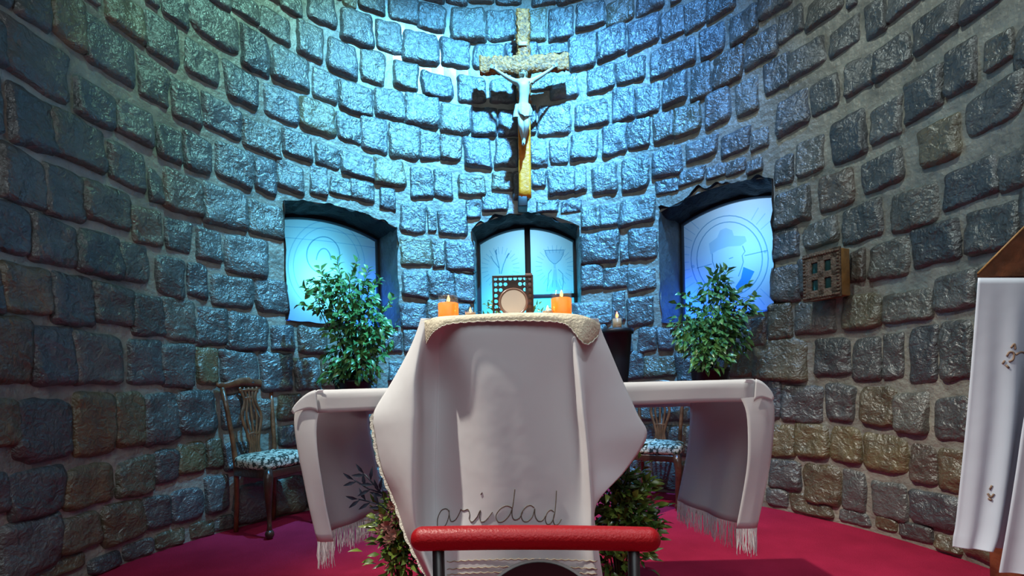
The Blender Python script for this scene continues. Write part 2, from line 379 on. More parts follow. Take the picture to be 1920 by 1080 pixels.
# stones: position of every stone read from the photo (tile origin, then left, right, top, bottom in quarter pixels)
T = {
(0,0): [(120,350,-150,165),(380,615,-60,320),(630,725,-120,15),(635,980,205,535),(805,1060,-40,235),(1105,1320,150,445),(1040,1230,455,755),(1280,1480,620,900),(1395,1640,350,605),(1210,1400,-60,160),(1090,1165,-100,30),(1440,1790,50,325),(1540,1720,-120,45),(1740,1930,-20,140),(1810,2005,255,530),(1695,1925,520,770),(1530,1790,760,1010),(1815,2080,930,1130),(570,840,640,900),(880,1120,800,1050),(1180,1345,960,1200),(1385,1570,1030,1290),(1620,1880,1110,1375),(30,475,280,650),(-300,5,60,400),(60,375,690,1100),(390,760,900,1230),(815,1065,1130,1390),(1120,1205,1270,1520),(1235,1495,1310,1590),(1540,1840,1420,1700),(1870,2110,1540,1780)],
(0,270): [(20,320,70,430),(340,605,190,550),(635,960,340,600),(990,1190,490,740),(1240,1420,580,800),(1480,1640,640,870),(1690,2000,700,970),(-150,180,450,800),(241,550,570,890),(580,890,680,980),(910,1100,760,1020),(1170,1375,870,1135),(1410,1540,900,1140),(1585,1885,990,1225),(25,340,910,1270),(395,695,990,1345),(-200,0,900,1240)],
(0,540): [(710,975,-10,275),(1000,1215,60,350),(1225,1440,90,390),(1475,1690,140,430),(1715,2010,200,455),(-160,200,230,710),(225,545,290,720),(555,900,360,720),(970,1200,400,720),(1215,1440,420,730),(1475,1625,450,720),(1655,1920,485,720),(-130,115,830,1200),(125,520,830,1290),(540,830,790,1250),(845,1070,780,1200),(1080,1335,780,1160),(1340,1600,760,1090),(1660,1800,790,1060)],
(0,810): [(65,450,290,620),(480,850,240,540),(870,1140,200,480),(1155,1325,140,370),(1340,1530,80,295),(1550,1650,50,260),(-150,40,320,620),(-20,420,690,1060),(430,740,620,890),(755,1070,530,810),(1080,1260,480,720),(1275,1510,420,650),(1545,1700,320,600),(190,620,960,1080),(660,890,925,1030),(930,1140,830,940),(1165,1370,745,850),(1430,1600,675,790),(1620,1730,630,725)],
(480,0): [(30,250,90,290),(190,330,-60,95),(390,590,-30,175),(320,490,180,430),(550,745,315,560),(640,870,90,320),(910,1080,170,390),(780,960,-40,85),(1000,1215,-20,160),(1225,1415,40,230),(1460,1710,60,305),(1730,1930,90,305),(1605,1770,-80,25),(1810,1990,-80,40),(130,390,390,650),(430,600,540,750),(790,960,390,620),(1030,1210,465,670),(1115,1360,250,470),(1395,1600,300,500),(1630,1850,350,510),(1250,1470,560,730),(1510,1705,580,770),(1760,1930,600,780),(70,300,670,890),(610,860,620,840),(890,1110,680,890),(1130,1365,720,950),(1385,1595,780,990),(1620,1800,810,1020),(1830,1990,820,1010),(340,580,760,1000),(610,775,870,1060),(800,975,890,1140),(1012,1220,940,1184),(1232,1370,996,1196),(1390,1534,1012,1204),(1562,1756,1036,1252),(1800,1950,1040,1255),(200,420,1000,1183),(460,620,1110,1250)],
(480,270): [(640,890,70,240),(905,1115,120,315),(1165,1320,180,400),(1345,1465,210,410),(1520,1710,230,390),(1770,1920,230,350),(-110,95,170,360),(165,345,150,345),(405,530,170,370),(560,700,250,380),(710,890,280,420),(930,1040,330,490),(1090,1270,450,670),(1292,1345,490,660),(1372,1580,500,690),(1090,1300,710,905),(1330,1410,740,925),(1430,1628,730,940),(1585,1680,430,560),(1700,1880,380,510),(1100,1290,960,1150),(1300,1480,960,1150),(1495,1635,960,1170),(-20,185,430,710),(-20,195,730,990)],
(480,540): [(0,235,-60,180),(10,100,230,470),(130,280,290,470),(320,520,300,490),(40,260,500,750),(290,470,520,760),(490,650,520,740),(170,330,800,990),(0,110,830,1050),(170,330,1030,1180),(960,1090,340,480),(1110,1200,320,480),(1090,1280,120,290),(1290,1440,100,290),(1000,1100,560,700)],
(960,0): [(160,320,-80,35),(135,255,80,300),(285,460,65,290),(495,695,20,205),(720,915,-10,170),(940,1130,-60,85),(1200,1260,-60,15),(430,625,250,505),(640,855,215,430),(885,1105,150,350),(1125,1290,70,280),(1300,1460,0,220),(1475,1665,-80,110),(210,400,340,410),(300,490,560,740),(145,290,580,680),(560,760,500,690),(785,1000,450,620),(1040,1200,360,580),(1220,1370,300,500),(1410,1590,200,420),(1640,1830,80,290),(205,430,800,1000),(470,710,770,945),(755,910,660,890),(930,1105,640,860),(1140,1300,570,790),(1340,1485,480,730),(1515,1720,390,630),(1755,1990,245,470),(440,640,996,1200),(682,850,932,1160),(868,1036,900,1112),(1062,1206,850,1056),(1230,1415,790,1000),(1457,1630,690,930),(1690,1850,600,840),(150,258,1072,1244),(286,406,1050,1236)],
(960,270): [(270,460,180,370),(475,555,180,350),(610,790,165,375),(820,1010,95,350),(1048,1268,40,240),(1305,1540,-40,110),(150,250,200,325),(1590,1780,-90,65),(1805,1915,-110,30),(185,340,430,510),(370,510,430,510),(525,650,470,640),(662,790,450,615),(812,1070,400,600),(522,795,670,890),(822,870,730,880),(885,1080,640,870),(522,680,920,1080),(692,858,930,1080),(872,1070,920,1100),(1090,1240,270,360),(1260,1440,190,290),(1460,1605,160,250),(1620,1755,120,215),(1770,1880,110,215)],
(1440,0): [(90,250,90,280),(310,550,-50,150),(610,660,-80,40),(742,885,0,250),(900,1150,-100,90),(475,668,180,390),(172,420,330,540),(-20,160,430,690),(1112,1430,60,310),(805,1062,310,540),(592,782,440,680),(330,530,600,850),(90,305,720,970),(-100,60,800,1060),(1470,1800,-90,70),(1352,1560,340,690),(1650,1840,255,480),(1050,1300,560,865),(790,990,780,1040),(480,720,880,1190),(1155,1435,930,1220),(1490,1900,650,950),(1880,2100,150,450)],
(1440,270): [(215,418,-30,210),(62,188,100,300),(722,1005,80,330),(392,640,210,490),(62,308,330,590),(1355,1710,150,430),(1762,1960,50,330),(922,1268,350,620),(562,838,460,720),(282,508,580,755),(52,218,640,850),(1502,1875,475,800),(1092,1428,600,885),(772,1048,740,1000),(624,718,800,1020),(32,230,920,1180),(1275,1560,960,1230)],
(1440,540): [(562,828,60,300),(872,1218,20,240),(1312,1560,-20,170),(232,500,100,340),(12,178,130,370),(-85,292,390,690),(345,618,380,640),(662,850,370,680),(882,1010,350,690),(1082,1268,290,690),(1312,1530,260,690),(122,420,740,990),(452,648,730,980),(702,948,750,1030),(962,1198,790,1080),(1272,1500,830,1130),(-40,100,650,980)],
(1440,810): [(12,195,-60,180),(222,458,-60,190),(484,688,-30,220),(732,1048,20,300),(1082,1268,110,370),(1292,1470,140,430),(22,238,210,430),(282,540,240,530),(572,730,300,580),(792,1048,390,640),(1072,1440,470,700),(-10,150,430,545),(172,480,480,610),(552,750,600,680),(820,960,650,730),(1000,1230,700,800),(1272,1440,790,880)],
(1100,540): [(-100,170,120,280),(305,510,80,275),(392,520,300,480),(542,650,310,470),(690,800,300,470),(445,660,520,660),(1202,1335,220,440),(1085,1325,480,660),(285,430,490,680)],
}
stones = []                                             # (phi0, phi1, z0, z1)
def overlap(a, b):
    w_ = min(a[1], b[1]) - max(a[0], b[0]); h_ = min(a[3], b[3]) - max(a[2], b[2])
    if w_ <= 0 or h_ <= 0: return 0
    return w_ * h_ / min((a[1] - a[0]) * (a[3] - a[2]), (b[1] - b[0]) * (b[3] - b[2]))
for (ox, oy), L in T.items():
    for xl, xr, yt, yb in L:
        cx = ox + (xl + xr) / 8; cy = oy + (yt + yb) / 8
        p0 = wall_hit(ox + xl / 4, cy)[0]; p1 = wall_hit(ox + xr / 4, cy)[0]
        z1 = wall_hit(cx, oy + yt / 4)[1]; z0 = max(.015, wall_hit(cx, oy + yb / 4)[1])
        s = (p0, p1, z0, z1)
        if z1 - z0 < .03 or any(overlap(s, t) > .22 for t in stones): continue
        stones.append(s)
# fill what the photo hides (behind altar and plants) and what lies beyond its edges
G = .02
def free(p0, p1, z0, z1):
    t = (p0 - .012 / R, p1 + .012 / R, z0 - .01, z1 + .01)
    if any(min(t[1], q[1]) > max(t[0], q[0]) and min(t[3], q[3]) > max(t[2], q[2]) for q in stones): return False
    for i in range(4):
        for j in range(4):
            if in_win(p0 + (p1 - p0) * i / 3, z0 + (z1 - z0) * j / 3, .01): return False
    return True
row_z = .03; ri = 0
while row_z < HTOP - .3:
    hh = .27; p = -PHI_END + .02
    while p < PHI_END - .1:
        best = None
        for wd in (rnd.uniform(.24, .32), .2, .15, .11):
            for (za, zb) in ((row_z, row_z + hh), (row_z + .05, row_z + hh), (row_z, row_z + hh - .06), (row_z + .09, row_z + hh), (row_z, row_z + .16)):
                if p + wd / R < PHI_END and free(p, p + wd / R, za, zb): best = (p, p + wd / R, za, zb); break
            if best: break
        if best: stones.append(best); p = best[1] + .03 / R
        else: p += .03 / R
    row_z += .315; ri += 1
PAL = [(.070, .071, .069)] * 8 + [(.085, .086, .082)] * 5 + [(.060, .064, .070)] * 3 + [(.095, .090, .076)] * 2 + [(.115, .095, .055), (.09, .068, .05)]
for i, (p0, p1, z0, z1) in enumerate(stones):
    hw, hh = (p1 - p0) * R / 2, (z1 - z0) / 2; pc, zc = (p0 + p1) / 2, (z0 + z1) / 2
    hw = hw * 1.10 + .012; hh = hh * 1.08 + .010; n = 13; H = min(.048, .14 * min(hw, hh) + .016) * rnd.uniform(.8, 1.2); sd = i * 3.71
    cj = [(rnd.uniform(-.10, .07), rnd.uniform(-.10, .07)) for _ in range(4)]
    tl = (rnd.uniform(-.25, .25), rnd.uniform(-.65, -.05)); pe = rnd.uniform(8.0, 16.0)
    low = zc < 1.0
    if low: pe = rnd.uniform(4.5, 8.0)
    col = Vector(rnd.choice(PAL)) * rnd.uniform(.8, 1.25)
    if zc < 1.35 and rnd.random() < .22: col = Vector(rnd.choice([(.13, .10, .045), (.10, .075, .04), (.11, .095, .055)]))
    rows = []
    for a_ in range(n + 1):
        row = []
        for b_ in range(n + 1):
            a, b = 2 * a_ / n - 1, 2 * b_ / n - 1
            a = math.copysign(abs(a) ** .7, a); b = math.copysign(abs(b) ** .7, b)
            r = max(abs(a), abs(b)); k = r / ((abs(a) ** pe + abs(b) ** pe) ** (1 / pe)) if r > 0 else 1
            u, v = a * k, b * k
            wts = [(1 - a) * (1 - b) / 4, (1 + a) * (1 - b) / 4, (1 + a) * (1 + b) / 4, (1 - a) * (1 + b) / 4]
            for (jx, jy), wt, (sx, sy) in zip(cj, wts, ((-1, -1), (1, -1), (1, 1), (-1, 1))):
                u += jx * wt * sx * 1.3; v += jy * wt * sy * 1.3
            e = noise.noise(Vector((u * hw * 12 + sd, v * hh * 12, sd))) * .11 + noise.noise(Vector((u * hw * 30 + sd, v * hh * 30, sd))) * .04
            u *= 1 + e * r; v *= 1 + e * r
            x, y = u * hw, v * hh
            prof = max(0, 1 - r ** 10) ** .55
            q1 = noise.noise(Vector((x * 8 + sd, y * 8, sd * 1.3))); q2 = noise.noise(Vector((x * 22, y * 22 + sd, 4)))
            q3 = abs(noise.noise(Vector((x * 13 + sd, y * 13, 9 + sd))))
            hgt = -.014 + (H + .014) * prof * (1 + tl[0] * u * .6 + tl[1] * v * .6) + prof * (q1 * .016 + q2 * .006 - q3 * .014)
            row.append(wp(pc + x / R, max(.002, zc + y), hgt))
        rows.append(row)
    wall.grid(rows, mi=0)
    tints.extend([tuple(col)] * (len(wall.v) - len(tints)))
wo = wall.build('wall_apse', [M_STONE, M_MORTAR, M_SOFFIT, M_JAMB])
ca = wo.data.color_attributes.new('tint', 'FLOAT_COLOR', 'POINT')
ca.data.foreach_set('color', [c for t in tints for c in (*t, 1.0)])
tag(wo, kind='structure', label='curved wall of dark varnished stone blocks in pale mortar behind the altar', cat='wall')

fl = MB(); fp = [wp(-PHI_END + 2 * PHI_END * i / 80, 0, -.06) for i in range(81)]
top_ = [p + Vector((0, 0, 0)) for p in fp]; bot_ = [p + Vector((0, 0, -.12)) for p in fp]
fl.add(top_, [list(range(81))]); fl.add(bot_, [list(range(80, -1, -1))]); fl.grid([top_, bot_], closed=True)
tag(fl.build('floor', M_CARPET, smooth=False), kind='structure', label='red carpeted sanctuary floor', cat='floor')

# ---------------------------------------------------------------- windows
def poly(mb, pts): mb.add(pts, [list(range(len(pts)))])
def disc_pts(c, rx, ry, a0=0, a1=360, n=40, tilt=0): return [(c[0] + rx * cos(math.radians(a0 + (a1 - a0) * i / n)), c[1] - ry * sin(math.radians(a0 + (a1 - a0) * i / n))) for i in range(n + 1)]
def window(idx, q, label):
    root = thing('window_%d' % idx, ray_t(q, q.pm, q.sill, 0), label, 'window', kind='structure')
    n = 24; ring = [(q.pl, q.sill), (q.pr, q.sill)] + [(q.pr + (q.pl - q.pr) * i / n, q.top(q.pr + (q.pl - q.pr) * i / n)) for i in range(n + 1)]
    cz = (q.sill + q.top(q.pm)) / 2; c0 = ray_t(q, q.pm, cz, 0)
    pts = [ray_t(q, a, z, 0) for a, z in ring]; ext = [c0 + (p - c0) * 1.05 for p in pts]
    mb = MB(); poly(mb, ext); mb.build('pane', M_PANE, root, smooth=False)
    fr = MB()
    def rim(k0, o0): return [c0 + (p - c0) * k0 + q.n * o0 for p in pts]
    loop = [rim(1.06, -.005), rim(1.06, .045), rim(.955, .045), rim(.94, .03), rim(.94, .006)]
    for a, b in zip(loop[:-1], loop[1:]): fr.grid([a, b], closed=True)
    edge_split(fr.build('window_frame', M_DARKFRAME, root))
    return root
def lines(q, root, name, paths, r, m, off=.004):
    mb = MB()
    for pth in paths: mb.tube([pane_pt(q, x, y, off) for x, y in pth], r, 6, flat=.35, up=q.n)
    return mb.build(name, m, root)
def fill(q, root, name, polys, m, off=.003):
    mb = MB()
    for pl in polys:
        a = [pane_pt(q, x, y, off) for x, y in pl]; b = [pane_pt(q, x, y, off + .0015) for x, y in pl]
        poly(mb, b); mb.grid([a, b], closed=True)
    return mb.build(name, m, root, smooth=False)
def backlight(q, name, spots):
    for i, (u, z, dist, pw, col, size) in enumerate(spots):
        p = q.o + q.t * u - q.n * dist; p.z = z
        lamp(name, 'AREA', p, pw, col, p + q.n, size)
w1 = window(1, q=W1, label='left arched window with frosted blue pane and etched haloed figure')
lines(W1, w1, 'etched_halo', [disc_pts((606, 478), 31, 34, -160, 200), disc_pts((607, 492), 14, 26, 10, 170)], .006, M_ETCH)
lines(W1, w1, 'etched_ring', [disc_pts((612, 498), 62, 72, -200, 160), disc_pts((612, 498), 72, 84, -200, 160), [(535, 425), (600, 428), (690, 447)], [(532, 445), (610, 452), (715, 466)]], .0045, M_ETCHSOFT)
w2 = window(2, q=W2, label='centre arched window with two frosted panes, etched wheat and chalice')
RW2 = Matrix((W2.t, -W2.n, Vector((0, 0, 1)))).transposed()
a, b = pane_pt(W2, 990, 425, .03), pane_pt(W2, 991, 622, .03); fr = MB(); fr.box((a + b) / 2, (.062, .04, (a - b).length), .006, RW2); fr.build('mullion', M_DARKFRAME, w2)
a, b = pane_pt(W2, 990, 556, .03), pane_pt(W2, 1087, 554, .03); fr = MB(); fr.box((a + b) / 2, ((a - b).length, .036, .042), .005, RW2); fr.build('crossbar', M_DARKFRAME, w2)
def c4(L): return [(780 + x / 3.6, 380 + y / 3.6) for x, y in L]
fill(W2, w2, 'etched_chalice', [c4([(872, 320), (998, 318), (994, 350), (975, 385), (945, 412), (928, 412), (900, 388), (878, 352)]), c4([(928, 412), (945, 412), (942, 435), (948, 445), (932, 446), (930, 436)]), c4([(930, 450), (948, 450), (955, 530), (985, 596), (884, 600), (918, 535)])], M_ETCHFILL)
lines(W2, w2, 'etched_chalice_outline', [c4([(870, 322), (1000, 319), (994, 350), (975, 385), (945, 412), (928, 412), (900, 388), (876, 350), (870, 322)]), c4([(915, 452), (895, 480), (890, 540), (884, 600)]), c4([(960, 450), (990, 480), (995, 540), (985, 590)])], .0045, M_ETCH)
lines(W2, w2, 'etched_wheat', [c4([(565, 480), (560, 430), (545, 370), (540, 320)]), c4([(575, 480), (590, 420), (610, 370), (628, 340)]), c4([(560, 440), (520, 390), (505, 360)]), c4([(545, 350), (535, 330), (545, 315)]), c4([(612, 375), (622, 350), (630, 345)])], .006, M_ETCH)
rays = []
for k in range(26):
    an = 2 * pi * k / 26
    for (cx_, cy_, x0, x1) in ((570, 440, 410, 728), (935, 430, 785, 1090)):
        r0, r1 = 85, 130
        pth = [(cx_ + cos(an) * r0, cy_ + sin(an) * r0 * 1.1), (cx_ + cos(an) * r1, cy_ + sin(an) * r1 * 1.1)]
        if all(x0 < x < x1 and 260 < y < 700 for x, y in pth): rays.append(c4(pth))
lines(W2, w2, 'etched_rays', rays, .004, M_ETCHSOFT)
w3 = window(3, q=W3, label='right arched window with frosted blue pane and etched portrait in a ring')
def c3(L): return [(1190 + x / 2.572, 320 + y / 2.572) for x, y in L]
lines(W3, w3, 'etched_ring', [c3(disc_pts((458, 425), 158, 178)), c3(disc_pts((458, 425), 186, 208))], .005, M_ETCH)
fill(W3, w3, 'etched_cap', [c3([(366, 404), (358, 352), (398, 322), (412, 288), (440, 276), (470, 288), (478, 314), (532, 316), (540, 340), (512, 362), (450, 366), (400, 384)])], M_ETCHFILL)
fill(W3, w3, 'blue_collar', [c3([(524, 464), (578, 486), (548, 545), (500, 585), (486, 560), (512, 520)])], M_ETCHBLUE)
lines(W3, w3, 'etched_face', [c3([(374, 400), (376, 440), (392, 480), (410, 520), (440, 545), (480, 540)]), c3([(520, 362), (532, 390), (518, 410), (524, 440), (515, 470), (500, 510)]), c3([(300, 470), (372, 450)]), c3([(530, 410), (640, 385)]), c3([(455, 425), (475, 418)]), c3([(440, 470), (458, 466)])], .0045, M_ETCH)
rays = []
for k in range(40):
    an = 2 * pi * k / 40 + .07; rays.append(c3([(458 + cos(an) * 196, 425 - sin(an) * 219), (458 + cos(an) * 262, 425 - sin(an) * 290)]))
rays = [r for r in rays if all(1266 < x < 1450 and y > 372 + (1453 - x) * .22 and y < 580 for x, y in r)]
lines(W3, w3, 'etched_rays', rays, .004, M_ETCHSOFT)
fill(W3, w3, 'etched_stud', [c3(disc_pts((282, 462), 8, 8, n=10)), c3(disc_pts((629, 391), 8, 8, n=10))], M_ETCH)
CY1 = (.25, .82, 1.0); BL = (.01, .14, 1.0); SKY = (.42, .72, 1.0)
backlight(W1, 'window_backlight', [(-.08, 2.00, .26, 3.6, (.14, .82, 1.0), .25), (-.12, 2.35, .36, 1.4, (.10, .62, 1.0), .3), (.40, 1.50, .22, 3, BL, .35), (.52, 1.9, .18, 2.5, BL, .2), (-.45, 1.42, .22, 2.5, BL, .25)])
backlight(W2, 'window_backlight', [(0, 1.75, .4, 12, (.03, .62, 1.0), .5), (0, 1.5, .4, 6, (.02, .45, 1.0), .5), (0, 2.5, .4, 3.4, (.26, .58, .8), .4)])
backlight(W3, 'window_backlight', [(.16, 2.15, .34, 3.2, (.12, .52, 1.0), .35), (-.46, 1.75, .20, 3, BL, .3), (0, 1.38, .24, 4, BL, .35), (.14, 2.6, .4, 2.0, (.42, .66, .95), .4)])

# ---------------------------------------------------------------- crucifix over the centre window
def crucifix():
    D = 4.46
    base = P(982, 372, D)
    root = thing('crucifix', base, 'tall wooden crucifix with pale figure on the blue lit wall above centre window', 'crucifix')
    def plank(mb, p0, p1, wd, th, n, up, rough):
        p0, p1 = Vector(p0), Vector(p1); ax = (p1 - p0).normalized(); fw = Vector((0, -1, 0)); sd = ax.cross(fw).normalized(); rows = []
        for i in range(n + 1):
            c = p0.lerp(p1, i / n); row = []
            for k in range(24):
                an = 2 * pi * k / 24; q = 1 / (abs(cos(an)) ** 8 + abs(sin(an)) ** 8) ** .125
                u, v = cos(an) * q * wd / 2, sin(an) * q * th / 2
                e = rough * noise.noise(Vector((c.x * 40 + u * 60, c.z * 40, v * 60 + c.z * 15)))
                row.append(c + sd * (u * (1 + e)) + fw * (v + e * .02))
            rows.append(row)
        b = mb.grid(rows, closed=True); mb.f.append([b + k for k in range(24)]); mb.f.append([b + n * 24 + k for k in range(24)]); mb.m += [0, 0]
    m = MB(); plank(m, P(984.5, 371, D), P(982.5, 205, D), .118, .05, 12, 0, .06); m.build('lower_beam', M_PLANK, root)
    m = MB(); plank(m, P(982.5, 207, D), P(980.5, 20, D), .118, .056, 40, 0, .5); m.build('upper_beam', M_BARK, root)
    m = MB(); plank(m, P(899, 125, D - .05), P(1066, 117, D - .05), .150, .05, 44, 0, .45); m.build('crossbeam', M_BARK, root)
    m = MB(); m.box(P(980, 82, D - .036), (.075, .012, .035), .003); nb = m.build('title_plaque', M_IVORY, root)
    m = MB(); m.box(P(980, 383, D + .06), (.09, .17, .10), .008); m.build('wall_bracket', M_IRON, root)
    # the figure: one continuous body grown over a posed skeleton
    d0 = D - .125
    J = {'pel': (981, 207, d0, .050, .036), 'bel': (982, 190, d0 - .012, .043, .032), 'rib': (982.5, 172, d0 - .02, .056, .040), 'che': (981.5, 158, d0 - .01, .060, .036),
         'nec': (981.5, 147, d0 - .005, .021, .021), 'hea': (981, 139, d0 - .025, .030, .032), 'top': (980.5, 132, d0 - .022, .026, .028),
         'sl': (966, 153.5, d0 + .0, .028, .026), 'el': (948, 143.5, d0 + .02, .0185, .018), 'wl': (932, 132.5, d0 + .032, .0125, .012), 'hl': (926, 128.5, d0 + .036, .013, .009),
         'sr': (997, 152.5, d0 + .0, .028, .026), 'er': (1015, 142, d0 + .02, .0185, .018), 'wr': (1033, 130, d0 + .032, .0125, .012), 'hr': (1039, 125.5, d0 + .036, .013, .009),
         'tl': (975.5, 213, d0 - .012, .036, .036), 'kl': (977, 236, d0 - .045, .027, .028), 'cl': (979, 248, d0 - .018, .024, .024), 'al': (981, 263, d0 + .02, .0145, .0145), 'fl': (981, 273, d0 - .01, .013, .011),
         'tr': (988, 213, d0 - .012, .036, .036), 'kr': (987.5, 235, d0 - .052, .027, .028), 'cr': (985.5, 248, d0 - .024, .024, .024), 'ar': (983, 262, d0 + .004, .0145, .0145), 'fr': (982, 272, d0 - .026, .013, .011)}
    E = [('pel', 'bel'), ('bel', 'rib'), ('rib', 'che'), ('che', 'nec'), ('nec', 'hea'), ('hea', 'top'), ('che', 'sl'), ('sl', 'el'), ('el', 'wl'), ('wl', 'hl'), ('che', 'sr'), ('sr', 'er'), ('er', 'wr'), ('wr', 'hr'),
         ('pel', 'tl'), ('tl', 'kl'), ('kl', 'cl'), ('cl', 'al'), ('al', 'fl'), ('pel', 'tr'), ('tr', 'kr'), ('kr', 'cr'), ('cr', 'ar'), ('ar', 'fr')]
    vsx, rad = [P(*J[k][:3]) for k in J], [J[k][3:] for k in J]; idx = {k: i for i, k in enumerate(J)}
    ee = [(idx[a], idx[b]) for a, b in E]
    for side, sg in (('l', -1), ('r', 1)):                    # fingers and thumb on each nailed hand
        h = vsx[idx['h' + side]]; dr = (h - vsx[idx['w' + side]]).normalized(); up_ = Vector((-dr.z, 0, dr.x)) * (1 if sg > 0 else -1)
        for k in range(5):
            if k < 4: p1 = h + dr * .018 + up_ * (.011 - .0073 * k); p2 = p1 + dr * (.022, .026, .024, .018)[k] + Vector((0, -.012, 0)) + up_ * (.004 - .003 * k); r_ = .0046
            else: p1 = h + up_ * .016 - dr * .002; p2 = p1 + dr * .016 + up_ * .009 + Vector((0, -.006, 0)); r_ = .005
            a = len(vsx); vsx += [p1, p2]; rad += [(r_, r_), (r_ * .8, r_ * .8)]; ee += [(idx['h' + side], a), (a, a + 1)]
    me = bpy.data.meshes.new('body'); bm = bmesh.new(); sl_ = bm.verts.layers.skin.new()
    bvs = []
    for p, r_ in zip(vsx, rad):
        v = bm.verts.new(p); v[sl_].radius = r_; bvs.append(v)
    bvs[0][sl_].use_root = True
    for a, b in ee: bm.edges.new((bvs[a], bvs[b]))
    bm.to_mesh(me); bm.free()
    o = bpy.data.objects.new('body', me); COL.objects.link(o)
    sk = o.modifiers.new('skin', 'SKIN'); sk.use_smooth_shade = True; sb = o.modifiers.new('sub', 'SUBSURF'); sb.levels = 2; sb.render_levels = 2
    dg = bpy.context.evaluated_depsgraph_get(); dg.update()
    nm = bpy.data.meshes.new_from_object(o.evaluated_get(dg)); bpy.data.objects.remove(o)
    nm.materials.clear(); nm.materials.append(M_IVORY)
    # face relief: eyes sunk, nose and brow raised
    hc = P(981, 138, d0 - .02)
    for v in nm.vertices:
        q = v.co - hc
        if q.length < .06 and q.y < -.005:
            v.co.y -= .008 * exp(-((q.x / .006) ** 2 + ((q.z + .002) / .012) ** 2)) - .005 * (exp(-(((q.x - .011) / .006) ** 2 + ((q.z - .006) / .005) ** 2)) + exp(-(((q.x + .011) / .006) ** 2 + ((q.z - .006) / .005) ** 2))) - .003 * exp(-((q.x / .010) ** 2 + ((q.z + .018) / .003) ** 2))
        for cx_, cz_ in ((-.028, 0), (.028, 0)):                # chest relief
            qq = v.co - (P(982, 160, d0 - .04) + Vector((cx_, 0, cz_)))
            if qq.length < .06 and v.co.y < d0: v.co.y -= .006 * exp(-(qq.x ** 2 + qq.z ** 2) / .0005)
    nm.polygons.foreach_set('use_smooth', [True] * len(nm.polygons))
    body = bpy.data.objects.new('figure', nm); COL.objects.link(body); body.parent = root; body.matrix_parent_inverse = Matrix.Translation(base).inverted()
    tag(body, 'pale figure with arms raised along the crossbeam')
    m = MB(); rows = []
    for i in range(13):                                        # loincloth gathered round the hips
        f = i / 12; c = P(981.5 + 1.5 * f, 198 + 22 * f, d0 - .012 - .008 * f); row = []
        for k in range(40):
            an = 2 * pi * k / 40; g = 1 + .09 * sin(an * 7 + f * 3) * f + .04 * sin(an * 13)
            row.append(c + Vector((cos(an) * (.062 + .014 * sin(f * pi)) * g, sin(an) * (.052 + .012 * f) * g, .022 * sin(an * 2 + 1) * f)))
        rows.append(row)
    m.grid(rows, closed=True)
    rows = []
    for i in range(10):                                        # knotted end hanging at the left hip
        f = i / 9; c = P(970 - 2.5 * f, 196 + 24 * f, d0 - .035)
        rows.append([c + Vector(((.018 + .012 * f) * cos(2 * pi * k / 12) + .004 * sin(k * 3 + f * 4), .014 * sin(2 * pi * k / 12), 0)) for k in range(12)])
    m.grid(rows, closed=True); m.build('loincloth', M_LOIN, body)
    m = MB(); hb = P(981, 137.5, d0 - .022)
    m.blob(hb + Vector((0, .012, .012)), (.034, .028, .034), 3, .25)
    for sg in (-1, 1): m.tube([hb + Vector((sg * .026, -.004, .014)), hb + Vector((sg * .032, .0, -.012)), hb + Vector((sg * .028, .004, -.045))], [.012, .012, .007], 8)
    m.tube([hb + Vector((0, -.026, -.020)), hb + Vector((0, -.027, -.032)), hb + Vector((0, -.020, -.042))], [.013, .012, .005], 8)
    m.build('hair', M_HAIR, body)
    m = MB(); pts = [hb + Vector((.035 * cos(2 * pi * k / 24), .003 + .034 * sin(2 * pi * k / 24), .020 + .003 * sin(k * 2.1))) for k in range(25)]
    m.tube(pts, .005, 6); m.tube([p + Vector((0, 0, .004 * cos(k * 2))) for k, p in enumerate(pts)], .0035, 6); m.build('thorn_crown', M_BARK, body)
    for x, y, d in ((927, 128, D - .085), (1038.5, 125, D - .085), (981.5, 270, D - .15)):
        m = MB(); c = P(x, y, d); m.tube([c + Vector((0, -.02, 0)), c + Vector((0, .05, 0))], [.006, .003], 6); m.build('nail', M_IRON, root)
crucifix()

